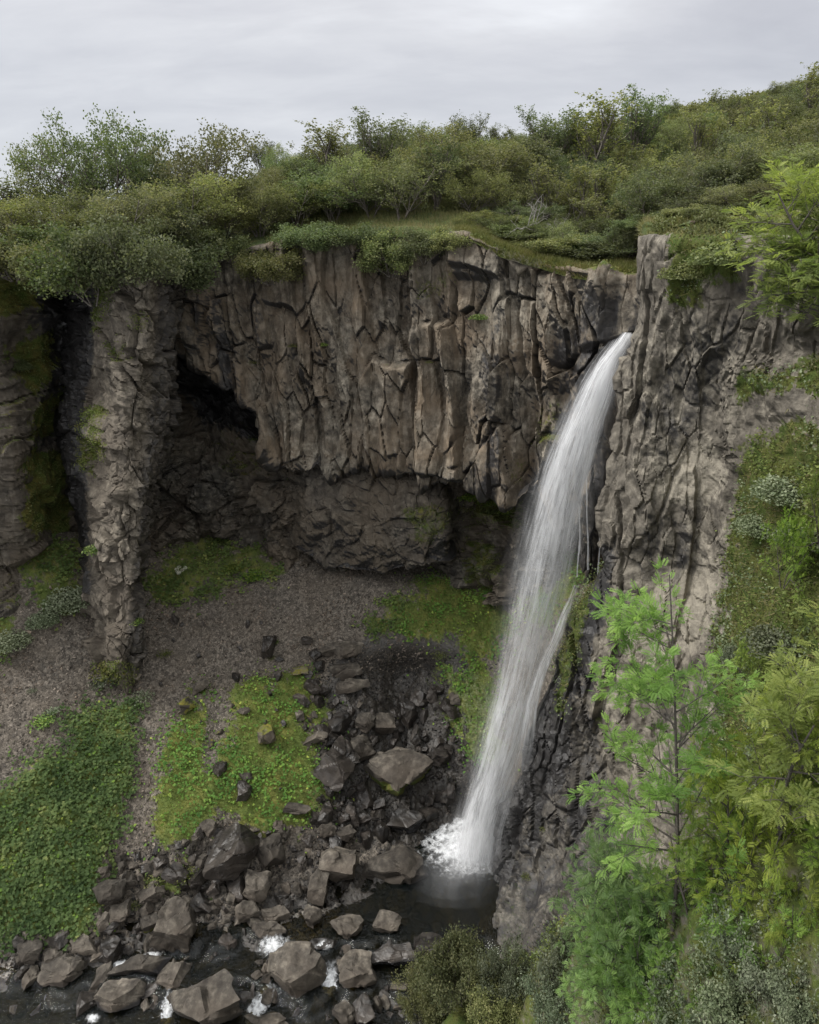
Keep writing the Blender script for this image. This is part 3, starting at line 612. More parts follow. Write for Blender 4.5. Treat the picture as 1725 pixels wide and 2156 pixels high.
# ---- G: the near bank below the viewpoint, carrying the rowans and willows
gb = [(700,2420,16),(800,2300,14.5),(880,2190,13.4),(960,2140,12.8),(1050,2150,12.2),(1140,2090,11.4),(1250,1985,10),(1400,1890,8.8),(1560,1810,7.9),(1725,1720,7.4),(1950,1640,7),(2300,1600,6.5)]
r0 = [P(*g) for g in gb]
rows = [[p+np.array([.4, 3.2, -8]) for p in r0], [p+np.array([.2, 1.2, -1.6]) for p in r0], r0]
for dy, dz in ((-1.0, .15), (-2.2, .1), (-3.6, -.2), (-6.0, -.6)): rows.append([p+np.array([0, dy, dz]) for p in r0])
def G_disp(p, n, uu, vv): return p + n*(.35*fbm(p, .6, 4, 901)+.12*fbm(p, 2.5, 4, 902)+.3*facet(p[:, 0], p[:, 1], .8, .8, 903))[:, None]
def G_attr(q, n): c = np.zeros((len(q), 3)); c[:, 0] = .55+.3*sstep(.2, .8, up(n)); return c
_, G_q, G_n, G_f = patch('near_bank', rows, 220, 60, G_disp, G_attr, M['basalt_right'], toward=(0, .5, 1))
rx = [(1768, 6), (1772, 14), (1778, 21.5), (1790, 24.6), (1830, 25.5), (1960, 25.9), (2200, 26.2), (2700, 26.6)]
rows = [[PXZ(x, Y, min(z, zc)) for x, z in rx] for Y, zc in ((10.4, 6), (10.8, 15), (11.4, 22), (12.2, 25), (14, 99), (17, 99), (20, 99), (24, 99), (29, 99))]
def R_disp(p, n, uu, vv):
    u = p[:, 0]-.4*p[:, 1]; return p + n*(.5*joints(u, p[:, 2], 1.1, 2.6, .6, .4, .1, 951, .05)[0]+.6*facet(u, p[:, 2], .8, 1.4, 952)+.25*facet(p[:, 0], p[:, 1]+p[:, 2], .35, .4, 953)+.3*fbm(p, .6, 4, 954))[:, None]*.8
def R_attr(q, n): c = np.zeros((len(q), 3)); c[:, 0] = .3+.5*sstep(.1, .6, up(n)); return c
_, R_q, R_n, R_f = patch('right_rim', rows, 170, 150, R_disp, R_attr, M['basalt_right'], toward=(-.5, -.4, .6))
def bvh_of(lst):
    V = []; Fc = []; k = 0
    for q, f in lst: V.append(q); Fc.append(f+k); k += len(q)
    return BVHTree.FromPolygons(np.concatenate(V).tolist(), np.concatenate(Fc).tolist())
# ------------------------------------------------------------------ plants
def leaf_material(name, c1, c2, c3, trans=0.35, rough=0.6, spec=0.25):
    """c1..c3: colours picked leaf by leaf through the 'surf' attribute (R) and shifted a little per plant"""
    m, N = newmat(name)
    at = N.node('ShaderNodeAttribute', _attribute_name='surf'); sp = N.node('ShaderNodeSeparateColor', Color=at.outputs['Color'])
    oi = N.node('ShaderNodeObjectInfo').outputs['Random']
    c = N.ramp(sp.outputs[0], [(0.0, c1), (0.55, c2), (1.0, c3)])
    h = N.node('ShaderNodeHueSaturation', Hue=N.math('ADD', 0.472, N.math('MULTIPLY', N.math('FRACT', N.math('MULTIPLY', oi, 3.7)), 0.04)), Saturation=N.math('ADD', 0.76, N.math('MULTIPLY', oi, 0.22)),
               Value=N.math('ADD', 0.66, N.math('MULTIPLY', N.math('FRACT', N.math('MULTIPLY', oi, 7.3)), 0.72)), Color=c)
    pr = N.node('ShaderNodeBsdfPrincipled', Base__Color=h, Roughness=rough); pr.inputs['Specular IOR Level'].default_value = spec
    tr = N.node('ShaderNodeBsdfTranslucent', Color=N.mix(1.0, h.outputs[0], (1.45, 1.5, 0.95), 'MULTIPLY'))
    mx = N.node('ShaderNodeMixShader', Fac=trans, i1=pr, i2=tr)
    N.node('ShaderNodeOutputMaterial', Surface=mx); return m
M['birch_leaf'] = leaf_material('birch_leaves', (0.058, 0.078, 0.022), (0.130, 0.150, 0.048), (0.225, 0.225, 0.085), .38)
M['birch_leaf_dark'] = leaf_material('dark_birch_leaves', (0.046, 0.070, 0.024), (0.095, 0.125, 0.045), (0.160, 0.182, 0.072), .35)
M['rowan_leaf'] = leaf_material('rowan_leaves', (0.085, 0.150, 0.016), (0.170, 0.260, 0.028), (0.290, 0.370, 0.060), .45)
M['rowan_leaf_green'] = leaf_material('green_rowan_leaves', (0.050, 0.110, 0.022), (0.105, 0.200, 0.040), (0.190, 0.300, 0.075), .45)
M['willow_leaf'] = leaf_material('willow_leaves', (0.060, 0.085, 0.042), (0.115, 0.148, 0.078), (0.215, 0.245, 0.155), .22)
M['herb_leaf'] = leaf_material('herb_leaves', (0.040, 0.100, 0.014), (0.115, 0.210, 0.032), (0.290, 0.350, 0.065), .4)
M['heath_leaf'] = leaf_material('heath_leaves', (0.050, 0.055, 0.018), (0.095, 0.105, 0.028), (0.150, 0.120, 0.040), .2)
M['grass'] = leaf_material('grass_blades', (0.050, 0.080, 0.014), (0.095, 0.125, 0.022), (0.170, 0.165, 0.045), .3)
M['lip_grass'] = leaf_material('lip_grass_blades', (0.055, 0.092, 0.012), (0.150, 0.180, 0.026), (0.300, 0.275, 0.065), .4)
M['dry_grass'] = leaf_material('dry_grass_blades', (0.09, 0.12, 0.03), (0.17, 0.17, 0.055), (0.26, 0.215, 0.11), .3)
def bark(name, a, b):
    m, N = newmat(name); pos = N.node('ShaderNodeTexCoord').outputs['Object']
    c = N.ramp(N.noise(N.mapping(pos, scale=(1, 1, 3)), 9, 5, .7), [(0.35, a), (0.65, b)])
    pr = N.node('ShaderNodeBsdfPrincipled', Base__Color=c, Roughness=0.85); N.node('ShaderNodeOutputMaterial', Surface=pr); return m
M['bark'] = bark('birch_bark', (0.06, 0.05, 0.042), (0.17, 0.15, 0.13)); M['bark_dark'] = bark('rowan_bark', (0.035, 0.030, 0.026), (0.09, 0.078, 0.065))
M['dead_wood'] = bark('dead_wood', (0.16, 0.15, 0.135), (0.30, 0.28, 0.26))

def tubes(lines, sides=4):
    """lines: list of (points (k,3), radii (k)) -> verts, quad faces"""
    V = []; Fc = []; base = 0; ang = np.linspace(0, 2*math.pi, sides, endpoint=False)
    for pts, rad in lines:
        pts = np.asarray(pts, float); k = len(pts); t = np.gradient(pts, axis=0); t /= np.linalg.norm(t, axis=1)[:, None]+1e-9
        a = np.cross(t, [0.31, 0.17, 0.93]); bad = np.linalg.norm(a, axis=1) < .05; a[bad] = np.cross(t[bad], [1, 0, 0]); a /= np.linalg.norm(a, axis=1)[:, None]
        b = np.cross(t, a)
        ring = pts[:, None]+np.asarray(rad)[:, None, None]*(a[:, None]*np.cos(ang)[None, :, None]+b[:, None]*np.sin(ang)[None, :, None])
        V.append(ring.reshape(-1, 3)); ii = np.arange(sides)
        for r in range(k-1):
            o = base+r*sides; Fc.append(np.stack([o+ii, o+(ii+1) % sides, o+sides+(ii+1) % sides, o+sides+ii], 1))
        base += k*sides
    return np.concatenate(V), np.concatenate(Fc)
def rnd_dirs(n, rg): d = rg.normal(size=(n, 3)); return d/np.linalg.norm(d, axis=1)[:, None]
def leaf_quads(c, size, rg, upb=0.5, asp=0.62, droop=0.0, dirs=None):
    """kite-shaped leaves"""
    n = len(c); a = rnd_dirs(n, rg) if dirs is None else dirs
    nrm = rnd_dirs(n, rg) + np.array([0, 0, upb]); nrm -= (nrm*a).sum(1)[:, None]*a; nrm /= np.linalg.norm(nrm, axis=1)[:, None]+1e-9
    b = np.cross(nrm, a); s = (size*(0.7+.6*rg.random(n)))[:, None]
    v = np.stack([c - a*s*.5, c + b*s*asp*.5 - a*s*.05 + nrm*s*.08, c + a*s*.5, c - b*s*asp*.5 - a*s*.05 + nrm*s*.08], 1).reshape(-1, 3)
    return v, np.arange(4*n).reshape(n, 4)
def branchy(rg, start, d, L, r, lev, out, tips, wig=.25, upw=.15, kids=(7, 6, 5), spread=(.9, .8, .8), shrink=(.55, .5, .45), taper=.35):
    n = 5 if lev == 0 else 4
    pts = [np.array(start, float)]; dd = np.array(d, float); dd /= np.linalg.norm(dd)
    for i in range(n-1):
        dd = dd + rg.normal(size=3)*wig*.5 + np.array([0, 0, upw*.5]); dd /= np.linalg.norm(dd); pts.append(pts[-1]+dd*L/(n-1))
    pts = np.array(pts); rad = r*np.linspace(1, taper, n); out.append((pts, rad))
    if lev >= len(kids): tips.append((pts[-2], pts[-1])); return
    for k in range(kids[lev]):
        f = (.14 if lev == 0 else .22)+(.75 if lev == 0 else .8)*(k+rg.random()*.8)/kids[lev]; f = min(f, .99); i = min(int(f*(n-1)), n-2); g = f*(n-1)-i
        p = pts[i]*(1-g)+pts[i+1]*g; t = pts[i+1]-pts[i]; t /= np.linalg.norm(t)
        ax = rg.normal(size=3); ax -= (ax@t)*t; ax /= np.linalg.norm(ax); nd = t*math.cos(spread[lev])+ax*math.sin(spread[lev])*1.0 + np.array([0, 0, upw*.6])
        branchy(rg, p, nd, L*shrink[lev]*(1.15-.55*f if lev == 0 else .8+.4*rg.random()), rad[i]*.55, lev+1, out, tips, wig, upw, kids, spread, shrink, taper)
    tips.append((pts[-2], pts[-1]))
def birch_meshes(seed, height=4.0, stems=4, lean=.55, leaf=.095, per=13, clump=.16, mat='birch_leaf', kids=(7, 6, 3), up=.22, spr=(.95, .85, .8), bk='bark', asp=.68):
    rg = np.random.default_rng(seed); out = []; tips = []
    for s in range(stems):
        a = 2*math.pi*(s+rg.random()*.7)/stems; l = lean*(.35+.9*rg.random())
        branchy(rg, (.12*math.cos(a), .12*math.sin(a), -.15), (l*math.cos(a), l*math.sin(a), 1), height*(.72+.3*rg.random()), .028*height*(.5+.3*rg.random()), 0, out, tips, .28, up, kids, spr, (.50, .52, .5))
    zt = max(o[0][:, 2].max() for o in out); sc = height/zt
    out = [(p*sc, r*.8) for p, r in out if True]
    tv, tf = tubes(out, 3)
    T = np.array([(a, b) for a, b in tips])*sc; T = T[T[:, 1, 2] > height*.10]
    idx = np.repeat(np.arange(len(T)), per); f = rg.random(len(idx))[:, None]
    c = T[idx, 0]*(1-f)*1.0 + T[idx, 1]*f + rg.normal(size=(len(idx), 3))*clump*np.array([1, 1, .75])
    v, fc = leaf_quads(c, leaf, rg, .6, asp)
    tipr = rg.random(len(T)); g = np.clip(.6*tipr[idx]+.5*rg.random(len(idx))-.05, 0, 1)
    col = np.repeat(g, 4)[:, None].repeat(3, 1)
    return meshdata('trunk', tv, tf, M[bk], True), meshdata('crown', v, fc, M[mat], False, {'surf': col})
def pinnate(c, a, up, L, rg, pairs=6):
    """compound rowan leaves: c base, a direction, up normal, L length (arrays)"""
    n = len(c); s = np.cross(a, up); s /= np.linalg.norm(s, axis=1)[:, None]+1e-9; up = np.cross(s, a); V = []
    for k in range(pairs+1):
        t = .22+.70*k/pairs; ctr = c+a*(L*t)[:, None]-up*(L*.22*t*t)[:, None]
        for sd in ((-1, 1) if k < pairs else (0,)):
            ll = L*(.34-.12*abs(k/pairs-.45)) ; w = ll*.155
            d = a*(.55 if sd else 1.0)+s*sd*.85; d = d/np.linalg.norm(d, axis=1)[:, None]; d = d - up*(.12+.15*rg.random(n))[:, None]
            b = np.cross(up, d); b /= np.linalg.norm(b, axis=1)[:, None]+1e-9
            V.append(np.stack([ctr, ctr+d*(ll*.5)[:, None]+b*w[:, None]+up*(ll*.04)[:, None], ctr+d*ll[:, None], ctr+d*(ll*.5)[:, None]-b*w[:, None]+up*(ll*.04)[:, None]], 1))
    V = np.stack(V, 1); m = V.shape[1]
    return V.reshape(-1, 3), np.arange(4*m*n).reshape(-1, 4), m
def rowan_meshes(seed, height, stems=1, lean=.1, leaves=5, L=.19, mat='rowan_leaf', kids=(14, 6), spr=(1.25, .8), up=.12, first=.05, shr=(.42, .42), rad=.02):
    rg = np.random.default_rng(seed); out = []; tips = []
    for s in range(stems):
        a = 2*math.pi*(s+rg.random()*.6)/max(stems, 1); l = lean*(.5+rg.random())
        branchy(rg, (.1*math.cos(a)*(stems > 1), .1*math.sin(a)*(stems > 1), -.1), (l*math.cos(a), l*math.sin(a), 1), height*(.8+.2*rg.random()), rad*height*.8, 0, out, tips, .10 if stems == 1 else .2, up, kids, spr, shr, .22)
    zt = max(o[0][:, 2].max() for o in out); sc = height/zt; out = [(p*sc, r) for p, r in out]
    tv, tf = tubes(out, 5)
    T = np.array([(a, b) for a, b in tips])*sc
    extra = [(o[0][-3], o[0][-2]) for o in out[1:]]; T = np.concatenate([T, np.array(extra)*1.0]) if extra else T
    idx = np.repeat(np.arange(len(T)), leaves); n = len(idx); f = rg.random(n)[:, None]
    c = T[idx, 0]*(1-f)+T[idx, 1]*f; t = T[idx, 1]-T[idx, 0]; t /= np.linalg.norm(t, axis=1)[:, None]+1e-9
    d = rnd_dirs(n, rg); d[:, 2] *= .45; a = t*.55+d*.9+np.array([0, 0, .05]); a /= np.linalg.norm(a, axis=1)[:, None]
    upv = np.tile(np.array([0, 0, 1.0]), (n, 1))+rg.normal(size=(n, 3))*.35
    LL = L*(.65+.6*rg.random(n)); v, fc, m = pinnate(c+a*.03, a, upv, LL, rg)
    tr = rg.random(len(T)); g = np.clip(.65*tr[idx]+.4*rg.random(n), 0, 1); col = np.repeat(g, 4*m)[:, None].repeat(3, 1)
    return meshdata('trunk', tv, tf, M['bark_dark'], True), meshdata('crown', v, fc, M[mat], False, {'surf': col})

BV_ALL = bvh_of(GROUND); BV_PLAT = bvh_of([(I_q, I_f)]); BV_FLOOR = bvh_of([(H_q, H_f)]); BV_RIGHT = bvh_of([(F_q, F_f)])
CAMV = Vector((0, 0, HC))
def sight(px, py, bv=None):
    """first surface met along a sight line"""
    d = Vector(P(px, py, 10.0)) - CAMV; d.normalize(); h = (bv or BV_ALL).ray_cast(CAMV, d)
    return h[0], h[1]
def drop(x, y, bv=None, z=90.0):
    h = (bv or BV_ALL).ray_cast(Vector((x, y, z)), Vector((0, 0, -1))); return h[0]
def plant(name, meshes, loc, scale, rz, label, cat, group, tilt=(0, 0), parts=('trunk', 'crown')):
    t = empty(name, loc, rz); t.rotation_euler = (tilt[0], tilt[1], rz); t.scale = scale if hasattr(scale, '__len__') else (scale,)*3
    tag(t, label, cat, group)
    for pn, me in zip(parts, meshes): obj(pn, me, t)
    return t
# ------------------------------------------------------------------ birch scrub on the plateau
ROUND = [birch_meshes(21, 4.0, 4, .55, clump=.11, leaf=.085, per=15), birch_meshes(22, 4.0, 5, .65, clump=.13, leaf=.085, per=14), birch_meshes(23, 4.0, 4, .45, clump=.10, leaf=.08, per=15, mat='birch_leaf_dark'), birch_meshes(24, 4.0, 5, .5, mat='birch_leaf_dark', clump=.11, leaf=.085, per=15)]
SPARSE = [birch_meshes(31, 4.5, 6, .20, per=8, clump=.08, kids=(8, 4, 2), up=.5, spr=(.5, .5, .5), mat='birch_leaf_dark'), birch_meshes(32, 4.5, 4, .28, per=8, clump=.07, kids=(8, 4, 2), up=.5, spr=(.55, .5, .5), mat='birch_leaf')]
LOW = [birch_meshes(41, 1.8, 6, 1.5, per=13, clump=.13, leaf=.085, mat='birch_leaf_dark', up=.15), birch_meshes(42, 1.8, 6, 1.3, per=13, clump=.13, leaf=.085, up=.15)]
KIND = {'r0': ROUND[0], 'r1': ROUND[1], 'r2': ROUND[2], 'r3': ROUND[3], 's0': SPARSE[0], 's1': SPARSE[1], 'l0': LOW[0], 'l1': LOW[1]}
def mdim(me):
    a = np.empty(len(me.vertices)*3, np.float32); me.vertices.foreach_get('co', a); a = a.reshape(-1, 3)
    return np.percentile(a[:, 0], 97)-np.percentile(a[:, 0], 3), a[:, 2].max()
DIM = {k: mdim(v[1]) for k, v in KIND.items()}
G1 = 'birches along the rim of the cliff'; G2 = 'birch scrub covering the hillside'
def rim_tree(px, Y, top, wpx, kind, label, cat='tree', sink=0.0, group=G1, name='birch_tree', rz=None, tilt=(0, 0)):
    x = PXZ(px, Y, HC+1)[0]; g = drop(x, Y, BV_PLAT) or drop(x, Y); z = (g[2] if g else HC) - sink
    if z < HC-1.5: z = HC-1.2
    x = PXZ(px, Y, z+1)[0]; zt = P(px, top, Y)[2]; h = max(zt-z, .6); w = wpx*(Y*CP)/FPX
    dw, dh = DIM[kind]; s = (w/dw, w/dw, h/dh)
    return plant(name, KIND[kind], (x, Y, z), s, random.uniform(-.5, .5) if rz is None else rz, label, cat, group, tilt)
RIM = [
 (238, 38.5, 196, 260, 'r2', 'tallest dark birch of the left clump, peak against the sky'),
 (425, 40.5, 246, 200, 'r0', 'broad birch right of the tallest dark birch, crown against the sky'),
 (150, 39.5, 268, 150, 'r1', 'birch with thin outer twigs on the left shoulder of the tallest dark birch'),
 (320, 41.5, 262, 110, 'r3', 'dark birch between the tallest birch and the broad one'),
 (-30, 37, 300, 70, 's0', 'upright birch cut by the left edge of the view'),
 (50, 39.5, 372, 130, 's1', 'low twiggy birch at far left with sky behind it'),
 (20, 36.0, 410, 170, 'r0', 'olive birch bush on the far left rim above the dark cliff'),
 (110, 35.0, 400, 190, 'r1', 'grey-green birch bush left of the rock fin top'),
 (205, 34.2, 385, 210, 'r1', 'pale grey-green birch hanging over the top of the rock fin'),
 (262, 33.6, 372, 170, 'r0', 'yellowish birch crown above the middle of the rock fin'),
 (345, 35.2, 380, 180, 'r3', 'dark birch leaning over the gap right of the rock fin'),
 (400, 37.5, 352, 170, 'r0', 'yellow-tipped birch above the dark chasm'),
 (470, 39.3, 378, 150, 'r1', 'birch bush on the rim just right of the dark chasm'),
 (60, 33.8, 470, 150, 'l0', 'low birch spilling over the far left cliff edge'),
 (545, 39.6, 350, 150, 'r1', 'rounded birch on the rim left of the sparse saplings'),
 (620, 40, 372, 130, 'r0', 'birch with dark inner stems on the middle rim'),
 (700, 40.5, 332, 150, 'r3', 'birch standing in front of the grassy skyline'),
 (780, 40.0, 312, 150, 'r1', 'birch with pale stems in the middle of the rim'),
 (845, 38.8, 318, 160, 'r0', 'leafy birch left of the big brown-green birch'),
 (678, 47, 262, 90, 's1', 'sparse sapling with almost bare top against the sky, left of the bushier one'),
 (800, 45, 232, 110, 's0', 'taller sparse sapling with open top against the sky at mid rim'),
 (636, 56, 308, 50, 'r3', 'small dark round bush on the grassy skyline'),
 (985, 41.5, 252, 220, 'r1', 'big brown-green birch with a leaning trunk above the cliff'),
 (905, 44, 285, 150, 'r0', 'birch behind the left flank of the big brown-green birch'),
 (1085, 44, 268, 170, 'r3', 'dense birch right of the big brown-green birch'),
 (1165, 50, 218, 100, 's0', 'grey upright birch top, left one of the skyline pair'),
 (1232, 49, 205, 100, 's1', 'green upright birch top, right one of the skyline pair'),
 (1340, 52, 182, 90, 's0', 'lone spiky birch top breaking the skyline below the hill'),
 (1412, 82, 205, 40, 'r3', 'small round bush at the foot of the bare hill skyline'),
 (1120, 38.5, 415, 150, 'r2', 'dark birch bush behind the dead pale branches'),
 (1040, 37.5, 440, 120, 'r1', 'low birch bush behind the grassy cliff corner'),
 (1215, 36.5, 440, 150, 'r2', 'green birch bush on the bank above the waterfall lip'),
 (1300, 36, 455, 130, 'r3', 'grey-green birch bush beside the top of the right rock pillar'),
 (1100, 35.6, 470, 150, 'r3', 'low green thicket around the bleached branches'), (1250, 34.0, 505, 150, 'l0', 'leafy low bush at the end of the grass strip'), (1160, 34.6, 480, 130, 'l1', 'pale low bush over the grass strip'),
 (1180, 35.0, 500, 120, 'l0', 'low bush on the grass strip above the pale cliff top'),
]
for px, Y, top, wpx, k, lab in RIM: rim_tree(px, Y, top, wpx, k, lab)
for px, Y, top, wpx, k, lab in ((1420, 30.5, 440, 110, 'l0', 'low bush just behind the top of the right rock pillar'), (1490, 30, 405, 130, 'r3', 'dark rounded birch on the shoulder of the right-hand cliff'), (1560, 29.5, 385, 140, 'r1', 'pale birch behind the upper right rowan, left one'), (1640, 29, 365, 150, 'r0', 'birch behind the upper right rowan, right one'), (1455, 28.3, 465, 90, 'l1', 'small bush on the heather above the right-hand cliff'), (1530, 27, 455, 110, 'l0', 'bush at the brink left of the upper right rowan'), (1360, 33, 470, 90, 'l0', 'dark low bush filling the gap behind the pillar top')):
    rim_tree(px, Y, top, wpx, k, lab, 'bush' if k[0] == 'l' else 'tree', group='bushes on the shoulder of the right-hand cliff')
for px, Y, top, wpx, k, lab in ((1035, 36.6, 440, 110, 'r2', 'dark rounded thicket birch just behind the grass-capped cliff corner'), (1085, 36.0, 450, 110, 'r3', 'grey-green thicket birch left of the bleached branches'), (1150, 35.2, 452, 110, 'r2', 'dark thicket birch right behind the bleached branches'), (1205, 34.6, 462, 110, 'r1', 'olive thicket birch behind the grass strip'), (1262, 33.6, 468, 110, 'r3', 'thicket birch at the right end of the grass strip'), (1318, 33.2, 468, 90, 'r2', 'dark thicket birch pressed against the right rock pillar')):
    rim_tree(px, Y, top, wpx, k, lab, 'tree', group='thicket birches above the grass strip', sink=.3)
HANG = [  # bushes that hang over the edge: px, Y, z of base above eye level, width m, height m, kind
 (200, 31.0, -1.5, 3.6, 3.4, 'l0', 'dark leafy bush hanging down the front of the rock fin top'),
 (128, 31.8, -1.1, 3.0, 3.0, 'l1', 'pale bush hanging over the left shoulder of the rock fin'),
 (285, 30.8, -1.0, 3.2, 3.2, 'l0', 'green bush hanging over the right shoulder of the rock fin'),
 (355, 34.5, -1.3, 3.4, 2.8, 'l0', 'bush hanging into the gap between fin and basalt face'),
 (30, 32.2, -.6, 3.4, 2.6, 'l1', 'bush hanging over the dark cliff at the left edge'),
 (450, 37.6, .1, 2.8, 1.9, 'l0', 'dark bush on the brink above the left end of the basalt face'),
 (570, 36.7, -.9, 2.8, 2.4, 'l1', 'bush drooping over the basalt brink, left of the middle'),
 (640, 37.0, .5, 2.6, 1.6, 'l0', 'low dark bush on the basalt brink below the birches'),
 (740, 36.6, .6, 2.8, 1.5, 'l0', 'small dark bush along the middle of the brink'),
 (825, 35.9, -.5, 2.7, 2.3, 'l1', 'pale bush drooping over the middle of the basalt brink'),
 (895, 35.6, .1, 2.2, 1.7, 'l0', 'dark bush on the brink left of the grassy cliff corner'),
 (948, 35.0, .5, 2.2, 1.4, 'l1', 'bush right beside the grassy cliff corner'),
]
for px, Y, dz, wm, hm, k, lab in HANG:
    z = HC+dz; x = PXZ(px, Y, z)[0]; dw, dh = DIM[k]
    plant('birch_bush', KIND[k], (x, Y, z), (wm/dw, wm/dw, hm/dh), random.uniform(0, 6), lab, 'bush', 'bushes hanging over the brink')
# the rest of the thicket, tree by tree
rg = np.random.default_rng(5); pts = []; cnt = 0; kinds = ['r0', 'r1', 'r2', 'r3', 'r1', 'r3', 'l0', 's1', 's0']
taken = [(PXZ(r[0], r[1], HC+1)[0], r[1]) for r in RIM]
for it in range(60000):
    if cnt >= 254: break
    px = rg.uniform(-140, 1880); y0 = 35 if px < 1400 else 27; Y = y0+60*rg.random()**1.5; x = PXZ(px, Y, HC+4)[0]
    edge = np.interp(px, pc, fy)
    if Y < edge+3.0: continue
    if 1000 < px < 1345 and Y < edge+6.5: continue
    if 1345 <= px and Y < edge+7: continue
    if px < 560 and Y > 43: continue
    if 560 <= px < 960 and Y > 49 and rg.random() > .10: continue
    sp = 1.7+.020*(Y-34)*2.0
    if px > 1400 and Y < 40: sp = 2.0
    if any((x-a)**2+(Y-b)**2 < sp*sp for a, b in taken): continue
    g = drop(x, Y, BV_PLAT)
    if g is None: continue
    taken.append((x, Y)); cnt += 1
    k = kinds[int(rg.integers(len(kinds)))]
    h = rg.uniform(1.9, 3.3) if px > 560 else rg.uniform(1.2, 2.0)
    if k[0] == 'l': h *= .6
    if k[0] == 's': h *= 1.25
    if px > 900 and Y > 60: h *= .62
    wdt = rg.uniform(2.8, 4.0)*(.6 if k[0] == 's' else 1); dw, dh = DIM[k]
    if px < 560: lab = 'birch in the thicket behind the rim trees of the left clump'
    elif px < 960: lab = 'birch in the loose thicket behind the middle of the rim'
    elif Y < 48: lab = 'birch in the dense thicket on the bank above the waterfall'
    elif px < 1345: lab = 'birch in the scrub below the skyline pair of upright birches'
    elif Y < 66: lab = 'birch on the lower hillside behind the right-hand pillar and rowan'
    else: lab = 'far birch on the upper right hillside below the bare crest'
    if Y < 62:
        nb = min(RIM, key=lambda r: (PXZ(r[0], r[1], HC+1)[0]-x)**2+(r[1]-Y)**2*.5); ww = ' '.join(nb[5].split(' ')[:8])
        sd = 'left' if x < PXZ(nb[0], nb[1], HC+1)[0] else 'right'
        lab = {'r': 'rounded', 'l': 'low', 's': 'thin upright'}[k[0]]+' birch behind and '+sd+' of the '+ww
    else: lab = {'r': 'rounded ', 'l': 'low ', 's': 'thin upright '}[k[0]]+lab
    plant('birch_tree', KIND[k], (x, Y, g[2]-.15), (wdt/dw, wdt/dw, h/dh), rg.uniform(0, 6.28), lab, 'tree', G2)
# beyond those, the scrub of the upper hill reads as one mass
C = []; n = 0
while n < 620:
    Y = rg.uniform(62, 140); px = rg.uniform(820, 2050); x = PXZ(px, Y, HC+12)[0]
    if px < 1000 and Y > 100: continue
    bare = fbm(np.array([[x, Y, 0]]), .04, 3, 66)[0]
    if (Y > 112 and bare > .02) or Y > 140 and rg.random() < .7: continue
    if any((x-a)**2+(Y-b)**2 < 3.0 for a, b in taken): continue
    g = drop(x, Y, BV_PLAT)
    if g is None: continue
    n += 1; m = 85; r = rg.uniform(.7, 1.4); d = rnd_dirs(m, rg)*(rg.random(m)**.35)[:, None]; d[:, 2] = np.abs(d[:, 2])*rg.uniform(.8, 1.3)
    C.append(np.array([x, Y, g[2]-.1])+d*r*(1+.35*rg.normal(size=(m, 1))*.4))
C = np.concatenate(C); v, f = leaf_quads(C, .34, rg, .8, .8); tone = np.repeat(rg.random(len(C)//85), 85)
col = np.repeat(np.clip(.6*tone+.35*rg.random(len(C)), 0, 1), 4)[:, None].repeat(3, 1)
tag(obj('hillside_scrub', meshdata('hillside_scrub', v, f, M['birch_leaf'], False, {'surf': col})), 'low green birch scrub covering the far hillside up to the bare crest', 'scrub', kind='stuff')
# ------------------------------------------------------------------ boulders
import bmesh
def ico(sub):
    bm = bmesh.new(); bmesh.ops.create_icosphere(bm, subdivisions=sub, radius=1.0)
    bm.verts.ensure_lookup_table(); v = np.array([x.co[:] for x in bm.verts]); f = np.array([[a.index for a in fc.verts] for fc in bm.faces]); bm.free(); return v, f
ICO = {k: ico(k) for k in (1, 2, 3, 4, 5)}
def rock_geo(seed, dims=(1, 1, 1), sub=5, planes=11, rough=1.0):
    rg = np.random.default_rng(seed); v, f = ICO[sub]; v = v.copy()*1.25
    # three near-orthogonal joint directions give basalt blocks their slabby look, the rest are chips
    ax = rnd_dirs(1, rg)[0]*.35+np.array([0, 0, 1]); ax /= np.linalg.norm(ax); b = np.cross(ax, rnd_dirs(1, rg)[0]); b /= np.linalg.norm(b); c = np.cross(ax, b)
    N0 = [ax, -ax, b, -b, c, -c]; D0 = list(.58+.30*rg.random(6)); 
    for k in range(planes): N0.append(rnd_dirs(1, rg)[0]); D0.append(.60+.40*rg.random())
    for _ in range(2):
        for n, d in zip(N0, D0):
            n = np.asarray(n); t = np.maximum(v@n-d, 0); v -= t[:, None]*n
    v /= np.abs(v).max(0); v = v*np.array(dims)*.5
    s = max(dims); nn = v/(np.linalg.norm(v, axis=1)[:, None]+1e-9)
    if sub >= 3:
        q = v/s; r1 = rg.random(3)*6
        k = facet(q[:, 0]+q[:, 2]*.5+r1[0], q[:, 1]+q[:, 2]*.8+r1[1], .55, .5, seed+2); k2 = facet(q[:, 0]-q[:, 2]*.7+r1[1], q[:, 1]*.8+q[:, 2]*.6+r1[2], .24, .22, seed+3)
        k3 = facet(q[:, 0]+q[:, 2]*.9, q[:, 1]-q[:, 2]*.6, .10, .10, seed+4); j, _ = joints(q[:, 0]*1.2+q[:, 2]*.4+r1[2], q[:, 1]+q[:, 2]*.9+r1[0], .42, .38, .07, .06, .0, seed+5, .05)
        v = v + nn*(s*rough*(.11*k+.05*k2+.02*k3+j*1.0+.03*fbm(q, 1.8, 3, seed)+.008*fbm(q, 6, 3, seed+1)))[:, None]
    return v, f
